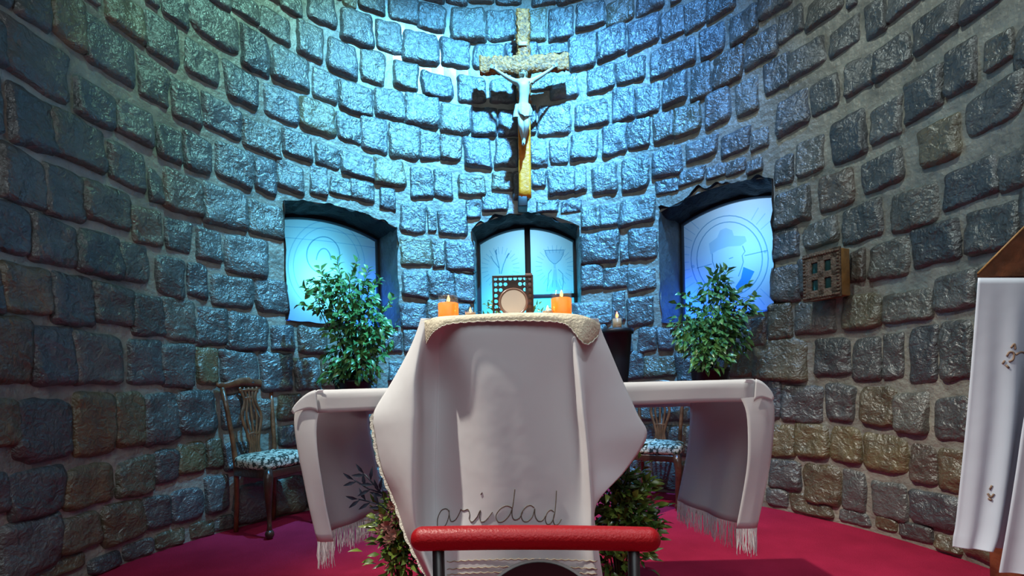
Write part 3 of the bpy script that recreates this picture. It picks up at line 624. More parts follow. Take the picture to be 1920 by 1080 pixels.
# ---------------------------------------------------------------- altar table and its cloth
def altar():
    root = thing('altar_table', (0.05, 2.05, 0), 'long altar table almost hidden under white fringed cloth', 'altar')
    m = MB(); m.box((.07, 2.04, .965), (1.56, .52, .045), .008); m.build('table_top', M_DARKWOOD, root)
    m = MB(); m.box((.04, 2.05, .50), (.34, .36, .89), .012); m.build('pedestal', M_PEDESTAL, root)
    m = MB(); m.box((.04, 2.05, .032), (.52, .46, .060), .012); m.build('base', M_PEDESTAL, root)
    c = thing('altar_cloth', (0.05, 2.05, 1.0), 'long white fringed cloth draped over both ends of the altar table', 'cloth')
    yf, yb = 1.75, 2.32
    LT = [(-.725, 1.0), (-.755, .988), (-.79, .960), (-.815, .925), (-.822, .87), (-.815, .78), (-.80, .68), (-.782, .56), (-.758, .435)]
    RT = [(.900, 1.005), (.925, .993), (.952, .965), (.966, .935), (.972, .88), (.962, .78), (.945, .68), (.915, .56), (.885, .45)]
    def sm(L, n):
        o = []
        for i in range(n + 1):
            t = i / n * (len(L) - 1); k = min(int(t), len(L) - 2); f = t - k
            p0, p1, p2, p3 = L[max(k - 1, 0)], L[k], L[k + 1], L[min(k + 2, len(L) - 1)]
            o.append(tuple(.5 * ((2 * b) + (-a + cc) * f + (2 * a - 5 * b + 4 * cc - d) * f * f + (-a + 3 * b - 3 * cc + d) * f ** 3) for a, b, cc, d in zip(p0, p1, p2, p3)))
        return o
    mb = MB()
    nx, ny = 40, 12
    def tz(x): return 1.0 + .0035 * (x + .7) / 1.6
    # top and the narrow overhang in front and behind
    rows = []
    for j in range(-5, ny + 6):
        row = []
        for i in range(nx + 1):
            x = -.725 + (.900 + .725) * i / nx
            if j < 0: y, z = yf - .010 + .003 * sin(x * 17), tz(x) - .082 * (-j) / 5 + .002 * sin(x * 11)
            elif j > ny: y, z = yb + .008, tz(x) - .125 * (j - ny) / 5
            else: y, z = yf + (yb - yf) * j / ny, tz(x) + .0008 * sin(x * 23 + j)
            row.append(Vector((x, y, z)))
        rows.append(row)
    mb.grid(rows)
    hems = []
    for sg, prof, strip, skew in ((-1, LT, .115, .10), (1, RT, .145, -.10)):
        pr = sm(prof, 26); rows = []
        for i, (x, z) in enumerate(pr):
            f = i / 26; row = []; nn = 22
            for k in range(nn + 1):                           # along the depth, back to front
                u = k / nn; y = yb + (yf - yb) * u
                xx = x + skew * (1 - u) * min(1, f * 2.2) + .010 * sin(u * 13 + 1.5) * f + .014 * sin(u * 6 + f) * f
                row.append(Vector((xx, y, z - (1 - u) * .035 * f)))
            tail = row[-1]; ww = strip * (.25 + .75 * min(1, max(0, f - .05) * 4)) * (1 - .45 * f)
            for k in range(1, 9):                              # front edge turning back towards the middle
                u = k / 8; an = min(1, u * 2.2)
                row.append(tail + Vector((-sg * ww * u, -.012 * sin(an * pi * .5) + .010 * u * sin(f * 7), (.0 if f > .25 else (.25 - f) * .0))))
            rows.append(row)
        # overhang corner: lift the first rows of the strip to meet the front overhang
        for i in range(0, 8):
            for k in range(23, 31): rows[i][k].z = max(rows[i][k].z - .0, tz(0) - .082 - .02) if i > 4 else rows[i][k].z
        mb.grid(rows); hems.append(rows[-1])
    solid(tag(mb.build('cloth', M_ALTARCLOTH, c, weld=True)), .0018)
    # front corner flaps that wrap from the overhang onto the end drop
    for sg, prof in ((-1, LT), (1, RT)):
        mb = MB(); pr = sm(prof, 26); rows = []
        for i in range(0, 11):
            x, z = pr[i]; f = i / 10
            xin = prof[0][0] - sg * .14 * 1.0
            hem = .082
            p0 = Vector((x + sg * .003, yf - .016, z + .001)); z1 = max(z - hem * (1 - f * .9), 0.905); p1 = Vector((x - sg * .006 + sg * .0, yf - .018, z1))
            rows.append([p0.lerp(p1, k / 6) for k in range(7)])
        mb.grid(rows); solid(mb.build('corner_fold', M_ALTARCLOTH, c), .0015)
    m = MB(); r2 = random.Random(3)
    for hem in hems:
        for i in range(len(hem) - 1):
            p, q = hem[i], hem[i + 1]; k = max(2, int((q - p).length / .0032))
            for j in range(k):
                a = p.lerp(q, (j + r2.random() * .6) / k); L = .095 * r2.uniform(.8, 1.15); b = a + Vector((r2.uniform(-.006, .006), r2.uniform(-.005, .005), -L * .55))
                m.tube([a, b, b + Vector((r2.uniform(-.007, .007), r2.uniform(-.005, .005), -L * .45))], [.0015, .0015, .0009], 3, cap=False)
    tag(m.build('fringe', mat('white_thread', (.90, .89, .88), .8, .2), c), 'white thread fringe at the hanging ends', kind='stuff')
altar()

# ---------------------------------------------------------------- draped stand in front of the altar
AM = thing('pedestal_stand', (0.0, 1.59, 0), 'tall narrow stand hidden beneath white embroidered cloth in front of altar', 'stand')
TOPZ = 1.205
m = MB(); m.box((0.0, 1.60, TOPZ - .025), (.40, .18, .034), .006); m.build('stand_top', M_DARKWOOD, AM)
m = MB(); m.box((0.0, 1.60, .62), (.08, .08, 1.13), .006); m.build('post', M_DARKWOOD, AM)
m = MB(); m.box((0.0, 1.59, .03), (.38, .26, .056), .010); m.build('foot', M_DARKWOOD, AM)
def catmull(L, n):
    o = []
    for i in range(n + 1):
        t = i / n * (len(L) - 1); k = min(int(t), len(L) - 2); f = t - k
        p0, p1, p2, p3 = L[max(k - 1, 0)], L[k], L[k + 1], L[min(k + 2, len(L) - 1)]
        o.append(tuple(.5 * ((2 * b) + (-a + c) * f + (2 * a - 5 * b + 4 * c - d) * f * f + (-a + 3 * b - 3 * c + d) * f ** 3) for a, b, c, d in zip(p0, p1, p2, p3)))
    return o
# rows: photo height, then (photo x, distance) from the left hem over the folds to the right hem
CR = [
 (597, [(789, 1.60), (794, 1.53), (802, 1.49), (816, 1.475), (835, 1.468), (868, 1.46), (950, 1.458), (1050, 1.46), (1085, 1.466), (1104, 1.49), (1122, 1.58)]),
 (622, [(781, 1.63), (789, 1.5175), (802, 1.51), (818, 1.515), (834, 1.5095), (868, 1.456), (952, 1.452), (1050, 1.462), (1080, 1.446), (1100, 1.505), (1129, 1.605)]),
 (660, [(765, 1.65), (781, 1.5075), (800, 1.53), (819, 1.55), (831, 1.5375), (872, 1.456), (957, 1.452), (1054, 1.466), (1083, 1.436), (1104, 1.515), (1145, 1.615)]),
 (715, [(735, 1.69), (772, 1.495), (796, 1.56), (818, 1.6), (830, 1.59), (882, 1.457), (963, 1.45), (1060, 1.474), (1090, 1.422), (1110, 1.53), (1168, 1.63)]),
 (775, [(700, 1.71), (770, 1.49), (796, 1.565), (817, 1.61), (829, 1.6), (892, 1.458), (968, 1.45), (1066, 1.476), (1096, 1.417), (1114, 1.535), (1195, 1.63)]),
 (818, [(702, 1.7), (769, 1.49), (796, 1.57), (816, 1.61), (828, 1.6), (898, 1.458), (972, 1.45), (1072, 1.474), (1101, 1.416), (1117, 1.535), (1213, 1.63)]),
 (880, [(715, 1.68), (769, 1.49), (796, 1.57), (815, 1.61), (827, 1.6), (905, 1.458), (978, 1.45), (1078, 1.472), (1106, 1.418), (1117, 1.525), (1175, 1.6)]),
 (945, [(742, 1.65), (772, 1.495), (797, 1.565), (815, 1.6), (828, 1.59), (912, 1.458), (985, 1.45), (1082, 1.47), (1109, 1.422), (1114, 1.48), (1119, 1.51)]),
 (1010, [(764, 1.6), (782, 1.5025), (801, 1.54), (818, 1.56), (830, 1.5475), (918, 1.458), (990, 1.45), (1084, 1.464), (1110, 1.428), (1115, 1.46), (1120, 1.485)]),
 (1080, [(800, 1.55), (808, 1.4925), (820, 1.52), (832, 1.535), (845, 1.5275), (924, 1.458), (995, 1.45), (1088, 1.462), (1118, 1.432), (1124, 1.46), (1130, 1.485)]),
 (1150, [(838, 1.52), (842, 1.4775), (850, 1.495), (858, 1.505), (868, 1.4975), (930, 1.456), (1000, 1.45), (1090, 1.46), (1124, 1.434), (1132, 1.46), (1138, 1.485)]),
]
def cloth_rows():
    cols = [catmull([P(x, y, d) for x, d in pts], 90) for y, pts in CR]
    out = list(zip(*[catmull([c[i] for c in cols], 70) for i in range(91)]))
    return [[Vector(p) for p in row] for row in out]
AR = cloth_rows()
for r_ in AR[:8]: pass
top_edge = AR[0]
mb = MB()
back = []
for k in range(5, 0, -1):
    f = k / 5; back.append([Vector((p.x * (1 - .12 * f), p.y + (1.715 - p.y) * f, TOPZ + (p.z - TOPZ) * (1 - f) + .004)) for p in top_edge])
drop = [[Vector((p.x, p.y + .004 + .0004 * i, TOPZ - .06 * i)) for p in back[0]] for i in range(8, 0, -1)]
mb.grid(drop + back + AR)
AC = thing('embroidered_cloth', (0.0, 1.46, TOPZ), 'large white embroidered cloth with scalloped hem covering the front stand', 'cloth')
aco = solid(mb.build('drape', M_WHITECLOTH, AC, weld=True), .0016, -1)
bv = BVHTree.FromPolygons(mb.v, mb.f)
def on_cloth(px, py, off=.003):
    d = (P(px, py, 1.0) - EYE).normalized(); h = bv.ray_cast(EYE, d)
    if h[0] is None: return P(px, py, 1.45)
    return h[0] - d * off
# scalloped hem on the left edge
m = MB(); left = [r_[0] for r_ in AR][28:]; pts = []
for i in range(len(left) - 1):
    for k in range(6):
        p = left[i].lerp(left[i + 1], k / 6); pts.append(p)
rows = []
for i, p in enumerate(pts):
    sc = abs(sin(i * pi / 16)); rows.append([p + Vector((.003, -.003, .0)), p + Vector((-.004 - .005 * sc, -.003, -.002 * sc))])
m.grid(rows); m.build('scalloped_edging', M_LACE, AC)
m = MB(); m.tube([p + Vector((.010 - .005 * abs(sin(i * pi / 16)), -.006, 0)) for i, p in enumerate(pts)], .0016, 5); m.build('edging_thread', M_THREAD, AC)
# embroidered lace lines near the bottom
m = MB()
for y0, a in ((1052, 0), (1066, 2), (1076, 4)):
    pth = []
    for i in range(0, 121):
        x = 838 + (1120 - 838) * i / 120; y = y0 - 8 * (1 - ((x - 985) / 150) ** 2) * .6 + 2.2 * abs(sin(i * .55 + a)); pth.append(on_cloth(x, y, .002))
    m.tube(pth, .0011, 5)
m.build('lace_lines', mat('tan_thread', (.42, .33, .22), .8, .2), AC)
# the stitched word
def c6(L): return [(640 + x / 3, 840 + y / 3) for x, y in L]
def smooth_path(L, n=8): return catmull(L, n * (len(L) - 1))
strokes = [
 [(540, 440), (542, 395), (562, 352), (590, 342), (606, 362), (600, 400), (585, 435), (570, 442)], [(606, 350), (608, 385), (618, 412), (640, 405), (660, 375), (672, 345)],
 [(672, 345), (690, 352), (712, 345), (722, 372), (720, 400), (738, 415), (765, 385)], [(765, 385), (782, 350), (778, 385), (784, 412), (805, 412), (830, 388), (850, 360)],
 [(792, 250), (788, 256), (784, 262)],
 [(960, 335), (930, 325), (895, 342), (870, 380), (880, 412), (910, 412), (945, 378), (962, 335), (970, 285), (976, 232)], [(962, 335), (960, 375), (972, 402), (1000, 395), (1020, 360)],
 [(1085, 335), (1062, 322), (1035, 335), (1012, 372), (1022, 408), (1048, 412), (1075, 385), (1088, 340)], [(1088, 340), (1090, 380), (1105, 408), (1130, 408), (1150, 380)],
 [(1196, 360), (1178, 348), (1158, 365), (1148, 400), (1158, 428), (1180, 420), (1198, 380), (1206, 310), (1210, 240)], [(1198, 370), (1192, 405), (1202, 432), (1222, 425), (1238, 400)],
]
m = MB()
for st in strokes: m.tube([on_cloth(x, y, .002) for x, y in smooth_path(c6(st))], .0014, 6)
m.build('embroidered_lettering', M_THREAD, AC)

# beige lace square over the top of the stand
def beige():
    c = thing('lace_runner', (0.0, 1.6, TOPZ + .01), 'small beige lace cloth with scalloped hem laid across stand top', 'cloth')
    mb = MB()
    ctl = [(597, [(784, 1.585), (790, 1.51), (806, 1.466), (832, 1.452), (868, 1.451), (950, 1.449), (1040, 1.451), (1075, 1.455), (1094, 1.464), (1110, 1.49), (1127, 1.57)]),
           (591, None)]
    topx = [(786, 612, 1.60), (792, 604, 1.53), (804, 598, 1.49), (830, 593, 1.462), (880, 590, 1.455), (940, 587, 1.452), (1000, 586, 1.452), (1050, 587, 1.455), (1085, 590, 1.462), (1108, 597, 1.49), (1126, 608, 1.58)]
    hem = [(800, 643, 1.50), (806, 632, 1.478), (816, 620, 1.456), (838, 608, 1.443), (885, 603, 1.443), (945, 601, 1.440), (1000, 601, 1.440), (1048, 604, 1.443), (1068, 613, 1.44), (1098, 645, 1.45), (1122, 628, 1.57)]
    A = [Vector(p) for p in catmull([P(*q) for q in topx], 100)]; H = [Vector(p) for p in catmull([P(*q) for q in hem], 100)]
    rows = []
    for k in range(5, 0, -1):
        f = k / 5; rows.append([Vector((p.x * (1 - .10 * f), p.y + (1.70 - p.y) * f, p.z + (TOPZ + .018 - p.z) * min(1, f * 1.6))) for p in A])
    for k in range(0, 8):
        f = k / 7; rows.append([a.lerp(h, f) + Vector((0, -.006 * sin(f * pi), 0)) + (Vector((0, 0, -.004 * abs(sin(i * pi / 3)))) if k == 7 else Vector((0, 0, 0))) for i, (a, h) in enumerate(zip(A, H))])
    mb.grid(rows)
    solid(mb.build('lace_square', M_BEIGE, c, weld=True), .003, -1)
    m = MB(); m.tube([p + Vector((0, -.003, -.003 * abs(sin(i * pi / 3)))) for i, p in enumerate(H)], .0022, 6); m.build('hem_edging', M_LACE, c)
beige()
SURF = 1.2225                                              # top of the lace, what the small things stand on

# ---------------------------------------------------------------- small things on the stand
def flame(m, c, h, r):
    m.lathe([(.0004, 0), (r * .7, h * .15), (r, h * .35), (r * .65, h * .62), (r * .25, h * .85), (.0003, h)], c, 10)
def jar_candle(px, py_top, py_bot, wpx, d, label, hw):
    c = P(px, py_bot, d); r = wpx / 2 / F * d; zt = P(px, py_top, d).z; c.z = SURF
    H = zt - c.z
    t = thing('jar_candle', c, label, 'candle', group='orange jar candles on the lace cloth')
    m = MB(); m.lathe([(.0005, 0), (r * .93, 0), (r * .95, .004), (r * .95, H * hw), (r * .9, H * hw + .001), (r * .2, H * hw - .002), (.0005, H * hw - .002)], c, 28); wx = m.build('wax', M_WAX, t)
    m = MB(); m.lathe([(r * .97, .0), (r, .006), (r, H * .92), (r * .99, H), (r * .965, H), (r * .96, .008)], c, 28); m.build('glass_jar', M_GLASS, t)
    m = MB(); m.tube([c + Vector((0, 0, H * hw - .003)), c + Vector((.001, 0, H * hw + .010))], .0012, 6); m.build('wick', M_IRON, t)
    m = MB(); flame(m, c + Vector((0.001, 0, H * hw + .006)), .023, .0055); m.build('flame', M_FLAME, t)
    lamp('candle_flame_light', 'POINT', c + Vector((0, 0, H * hw + .022)), .22, (1.0, .50, .15), size=.006)
    lamp('wax_fill_light', 'POINT', c + Vector((0, 0, H * hw * .55)), .10, (1.0, .45, .12), size=.008)  # extra light added inside the wax so the body glows
jar_candle(841, 556, 592, 40, 1.53, 'orange candle burning in a glass jar at left end of lace cloth', .68)
jar_candle(1053, 547, 590, 40, 1.52, 'orange candle burning in a glass jar right of the round disc', .71)
def tealight(px, d, label, dz=0):
    c = P(px, 590, d); c.z = SURF; r = .0175
    t = thing('tealight_candle', c, label, 'candle', group='tea light candles on the lace cloth')
    m = MB(); m.lathe([(.0005, 0), (r * .9, 0), (r, .004), (r * 1.08, .018), (r * 1.02, .018), (r * .92, .006)], c, 22); m.build('glass_cup', M_GLASS, t)
    m = MB(); m.lathe([(.0005, .002), (r * .88, .002), (r * .94, .014), (.0005, .0145)], c, 20); m.build('wax', M_PALEWAX, t)
    m = MB(); flame(m, c + Vector((0, 0, .015)), .018, .0042); m.build('flame', M_FLAME, t)
    lamp('tealight_flame_light', 'POINT', c + Vector((0, 0, .026)), .06, (1.0, .5, .15), size=.004)
tealight(882, 1.50, 'small tea light burning between left orange candle and carved frame')
tealight(1027, 1.50, 'small tea light at foot of right orange candle')

def fret_frame():
    d = 1.60; bl, br, tl, tr = P(926, 590, d), P(1000, 585, d), P(925, 519, d), P(998, 517, d)
    c = (bl + br) / 2; c.z = SURF
    t = thing('carved_wooden_panel', c, 'square dark wooden panel pierced with round holes behind pale disc', 'wooden panel')
    W = .134; Hh = P(960, 517, d).z - SURF; cc = Vector((P(962, 560, d).x, d, SURF + Hh / 2))
    bm = bmesh.new(); holes = []
    for k in range(7):
        a = -W / 2 + W * (k + .5) / 7
        holes += [(a, Hh / 2 - .013), (a, -Hh / 2 + .013)]
    for k in range(1, 6):
        b = -Hh / 2 + Hh * (k + .5) / 7; holes += [(-W / 2 + .0125, b), (W / 2 - .0125, b)]
    for sx in (-1, 1):
        for sy in (-1, 1): holes += [(sx * (W / 2 - .029), sy * (Hh / 2 - .029)), (sx * (W / 2 - .028), sy * (Hh / 2 - .046)), (sx * (W / 2 - .046), sy * (Hh / 2 - .0275))]
    # a lattice of small cells, each with its own round opening
    m = MB(); N = 8
    xs = [-W / 2 + W * i / 8 for i in range(9)]; zs = [-Hh / 2 + Hh * i / 8 for i in range(9)]
    for i in range(8):
        for j in range(8):
            x0, x1, z0, z1 = xs[i], xs[i + 1], zs[j], zs[j + 1]; mx, mz = (x0 + x1) / 2, (z0 + z1) / 2
            inner = ((mx / W) ** 2 + (mz / Hh) ** 2) < .33 ** 2
            r_ = 0 if inner else min(x1 - x0, z1 - z0) * .43
            sq = [(x0, z0), (mx, z0), (x1, z0), (x1, mz), (x1, z1), (mx, z1), (x0, z1), (x0, mz)]
            for yy in (-.004, .004):
                pass
            fr_ = [cc + Vector((x, -.004, z)) for x, z in sq]; bk = [cc + Vector((x, .004, z)) for x, z in sq]
            if r_ == 0:
                m.add(fr_, [list(range(8))]); m.add(bk, [list(range(8))])
            else:
                ci = []
                for (x, z) in sq:
                    a_ = atan2(z - mz, x - mx); ci.append((mx + r_ * cos(a_), mz + r_ * sin(a_)))
                f2 = [cc + Vector((x, -.004, z)) for x, z in ci]; b2 = [cc + Vector((x, .004, z)) for x, z in ci]
                m.grid([fr_, f2, b2, bk], closed=True)
    b = W / 2 + .002; h2 = Hh / 2
    m.build('pierced_panel', M_FRET, t, smooth=False)
    m = MB()
    for (x, z, sx, sz) in ((0, h2 - .003, W + .006, .006), (0, -h2 + .003, W + .006, .006), (-W / 2, 0, .006, Hh), (W / 2, 0, .006, Hh)): m.box(cc + Vector((x, 0, z)), (sx, .014, sz), .0015)
    m.build('border', M_FRET, t)
    m = MB(); m.box(cc + Vector((W / 2 - .012, .006, .002)), (.024, .012, Hh + .012), .002); m.build('side_post', M_RING, t)
fret_frame()
def disc():
    d = 1.545; c0 = P(962.5, 555.5, d); r = 25.5 / F * d; c = Vector((c0.x, d, SURF))
    t = thing('host_stand', c, 'round pale disc in a thin rosewood ring before the pierced panel', 'disc')
    cc = Vector((c0.x, d, SURF + r + .0085)); tilt = Matrix.Rotation(math.radians(-8), 3, 'X')
    m = MB(); n = 48
    m.grid([[cc + tilt @ Vector((rr * cos(2 * pi * k / n), yy, rr * sin(2 * pi * k / n))) for k in range(n)] for rr, yy in ((.0004, -.0035), (r * .90, -.0035), (r * .95, 0), (r * .93, .003), (.0004, .003))], closed=True)
    edge_split(m.build('pale_disc', M_HOST, t), 12)
    m = MB(); m.tube([cc + tilt @ Vector((r * 1.0 * cos(2 * pi * k / n), 0, r * 1.0 * sin(2 * pi * k / n))) for k in range(n + 1)], .0046, 8, cap=False); m.build('ring', M_RING, t)
    for sg in (-1, 1):
        m = MB(); m.tube([cc + Vector((sg * r * .35, .004, -r * .98)), cc + Vector((sg * r * .75, .0, -r - .007)), cc + Vector((sg * r * 1.05, -.006, -r - .0055))], .003, 6); m.build('cradle_foot', M_RING, t)
disc()

# ---------------------------------------------------------------- greenery
def greens(t, name, spots, mt, L, Wd, r2, up=.3, bend=.3):
    m = MB()
    for p, dirv in spots:
        d = Vector(dirv) + Vector((r2.gauss(0, .35), r2.gauss(0, .35), r2.gauss(0, .3)))
        n = Vector((r2.gauss(0, .6), -.6 + r2.gauss(0, .5), .7)); m.leaf(p, d, n, L * r2.uniform(.7, 1.25), Wd * r2.uniform(.75, 1.2), bend)
    return m.build(name, mt, t)
def ficus(px, py_pot, d, blobs, sprigs, label, grp, seed, nleaf):
    r2 = random.Random(seed); base = P(px, py_pot, d); base.z = 0
    t = thing('potted_ficus', base, label, 'plant')
    pz = P(px, py_pot, d).z
    m = MB(); m.lathe([(.001, pz - .30), (.095, pz - .30), (.105, pz - .28), (.135, pz - .03), (.145, pz - .025), (.145, pz), (.13, pz), (.12, pz - .03), (.001, pz - .03)], (base.x, base.y, 0), 28); m.build('pot', M_BLACKPOT, t)
    m = MB(); m.lathe([(.001, .002), (.17, .002), (.17, .03), (.05, .06), (.04, pz - .36), (.11, pz - .33), (.11, pz - .302), (.001, pz - .302)], (base.x, base.y, 0), 24); m.build('plant_stand', M_DARKWOOD, t)
    st = MB(); spots = []; root = Vector((base.x, base.y, pz - .04))
    for (x, y, dd, rx, rz, n) in blobs:
        c = P(x, y, dd); ex, ez = rx / F * dd, rz / F * dd
        for k in range(max(2, n // 34)):
            e = c + Vector((r2.uniform(-.7, .7) * ex, r2.uniform(-.5, .5) * ex * .7, r2.uniform(-.6, .7) * ez)); mid = root.lerp(e, .5) + Vector((0, 0, .05 + .1 * r2.random()))
            st.tube([root, mid, e], [.006, .004, .0015], 5)
        for k in range(n):
            while True:
                v = Vector((r2.uniform(-1, 1), r2.uniform(-1, 1), r2.uniform(-1, 1)))
                if v.length < 1: break
            p = c + Vector((v.x * ex, v.y * ex * .62, v.z * ez)); spots.append((p, (v.x * .8, v.y - .35, v.z * .3 - .55)))
    for (x0, y0, x1, y1, dd) in sprigs:
        a, b = P(x0, y0, d), P(x1, y1, dd); st.tube([root.lerp(a, .6), a, (a + b) / 2 + Vector((0, 0, .015)), b], [.004, .003, .002, .001], 4)
        for k in range(11):
            f = k / 10; p = a.lerp(b, f); sg = 1 if k % 2 else -1; dv = (b - a).normalized(); spots.append((p, dv + Vector((sg * .8, -.2, -.15 - .1 * sg))))
    st.build('stems', M_STEM, t)
    greens(t, 'foliage', spots, M_LEAF, .070, .036, r2)
ficus(662, 712, 3.55, [(645, 560, 3.55, 62, 42, 330), (672, 610, 3.5, 58, 46, 330), (665, 665, 3.45, 52, 45, 260), (700, 640, 3.55, 36, 50, 120), (655, 700, 3.5, 48, 25, 110), (618, 540, 3.6, 40, 28, 70)],
      [(620, 540, 600, 505, 3.6), (640, 530, 632, 488, 3.6), (655, 530, 668, 492, 3.6), (690, 550, 712, 525, 3.6), (600, 560, 572, 540, 3.6), (710, 590, 738, 560, 3.6), (712, 640, 742, 612, 3.6), (600, 580, 566, 572, 3.6), (680, 540, 690, 505, 3.6)],
      'bushy green ficus in a black pot before the left arched window', None, 11, 0)
ficus(1330, 690, 3.62, [(1345, 550, 3.6, 30, 34, 120), (1345, 600, 3.55, 48, 34, 230), (1320, 632, 3.5, 52, 36, 230), (1290, 610, 3.6, 32, 30, 90), (1330, 668, 3.45, 34, 32, 110), (1375, 640, 3.55, 26, 34, 90), (1380, 580, 3.6, 26, 24, 40)],
      [(1345, 545, 1350, 503, 3.6), (1345, 545, 1335, 512, 3.6), (1320, 570, 1278, 552, 3.6), (1315, 580, 1270, 570, 3.6), (1370, 560, 1402, 535, 3.6), (1380, 575, 1415, 556, 3.6), (1385, 590, 1418, 585, 3.6), (1355, 545, 1362, 508, 3.6)],
      'green ficus in a black pot before the right arched window', None, 23, 0)

def vase_sprig():
    d = 2.12; b = P(968, 600, d); b.z = 1.008; r2 = random.Random(5)
    t = thing('sprig_vase', b, 'small vase of green sprigs on the altar behind the carved panel', 'vase')
    m = MB(); m.lathe([(.001, 0), (.04, 0), (.05, .02), (.055, .10), (.03, .19), (.036, .22), (.030, .22), (.026, .19), (.001, .17)], b, 24); m.build('vase', M_BLACKPOT, t)
    st = MB(); sp = []
    for x, y in ((912, 572), (905, 588), (920, 565), (1010, 572), (1026, 578), (1020, 590), (1036, 586), (1005, 585)):
        e = P(x, y, d - .02); a = b + Vector((0, 0, .2)); md = (a + e) / 2 + Vector((0, 0, .02)); st.tube([a, md, e], [.003, .002, .001], 4)
        for k in range(9):
            f = .45 + .55 * k / 8; p = a.lerp(md, min(1, f * 2)) if f < .5 else md.lerp(e, f * 2 - 1); sp.append((p, (e - a).normalized() + Vector((0, 0, .9 if k % 2 else -.7))))
    st.build('stems', M_STEM, t); greens(t, 'foliage', sp, M_LEAF, .030, .011, r2)
vase_sprig()

def floor_arrangement(px, d, label, regions, flowers, twigs, seed, lm, fronds=()):
    r2 = random.Random(seed); b = P(px, 1000, d); b.z = 0
    t = thing('floor_arrangement', b, label, 'plant arrangement')
    m = MB(); m.lathe([(.001, .002), (.075, .002), (.085, .02), (.10, .16), (.105, .17), (.09, .17), (.085, .15), (.001, .14)], b, 24); m.build('pot', M_BLACKPOT, t)
    st = MB(); sp = []; root = b + Vector((0, 0, .15))
    for (x, y, dd, rx, rz, n) in regions:
        c = P(x, y, dd); ex, ez = rx / F * dd, rz / F * dd
        for k in range(max(2, n // 24)):
            e = c + Vector((r2.uniform(-.8, .8) * ex, r2.uniform(-.4, .4) * ex, r2.uniform(-.7, .8) * ez)); st.tube([root, root.lerp(e, .5) + Vector((0, 0, .03)), e], [.004, .003, .001], 4)
        for k in range(n):
            v = Vector((r2.gauss(0, .5), r2.gauss(0, .4), r2.gauss(0, .5))); p = c + Vector((v.x * ex, v.y * ex, v.z * ez)); sp.append((p, (v.x, v.y - .3, .25 + v.z * .5)))
    for fr_ in fronds:
        pts = [P(x, y, d - .05) for x, y in fr_]
        st.tube(pts, .002, 4)
        for i in range(len(pts) - 1):
            for k in range(5):
                p = pts[i].lerp(pts[i + 1], k / 5); dv = (pts[i + 1] - pts[i]).normalized()
                for sg in (-1, 1): sp.append((p, dv * .6 + Vector((-dv.z, 0, dv.x)) * sg))
    st.build('stems', M_STEM, t); greens(t, 'foliage', sp, lm, .050, .018, r2)
    if flowers:
        m = MB()
        for (x, y, dd) in flowers:
            c = P(x, y, dd)
            for k in range(9):
                a = 2 * pi * k / 9; m.leaf(c, Vector((cos(a), -.35, sin(a))), Vector((0, -1, .2)), .026, .014, .3)
        m.build('flowers', M_FLOWER, t)
    if twigs:
        m = MB()
        for pth in twigs:
            pts = [P(x, y, dd) for x, y, dd in pth]; m.tube(pts, .0028, 5)
            for i in range(1, len(pts)):
                dv = (pts[i] - pts[i - 1]).normalized()
                for sg in (-1, 1): m.leaf(pts[i - 1].lerp(pts[i], .5 + .3 * sg), dv * .8 + Vector((-dv.z, 0, dv.x)) * sg * .9, Vector((0, -1, .2)), .055, .014, .2)
            m.leaf(pts[-1], (pts[-1] - pts[-2]), Vector((0, -1, 0)), .05, .013, .2)
        m.build('dark_twig', M_DARKLEAF, t)
floor_arrangement(748, 1.80, 'floor arrangement of dusky flowers, greens and dark twig left of stand',
    [(738, 990, 1.76, 30, 60, 190), (752, 1040, 1.74, 34, 50, 170), (760, 960, 1.78, 22, 50, 80)], [(722, 968, 1.72), (736, 948, 1.72), (716, 992, 1.72), (742, 975, 1.70), (730, 1010, 1.70), (748, 950, 1.72), (726, 985, 1.7), (738, 1000, 1.7)],
    [[(730, 955, 1.74), (716, 925, 1.73), (698, 905, 1.72), (683, 888, 1.72)], [(735, 965, 1.74), (716, 948, 1.72), (690, 940, 1.72), (672, 936, 1.72)], [(716, 925, 1.73), (690, 916, 1.72), (664, 900, 1.72)]], 31, M_LEAF2)
floor_arrangement(1158, 1.86, 'floor arrangement of green fern fronds right of the draped stand',
    [(1165, 930, 1.84, 50, 62, 320), (1160, 1000, 1.82, 50, 60, 260), (1185, 975, 1.80, 50, 36, 160), (1150, 1060, 1.84, 40, 40, 120)], [], [], 37, M_LEAF2,
    [[(1170, 960), (1190, 925), (1205, 905), (1216, 902), (1220, 910)], [(1180, 985), (1205, 972), (1228, 978), (1245, 995)], [(1175, 980), (1205, 985), (1240, 992)], [(1165, 940), (1172, 905), (1180, 885)]])

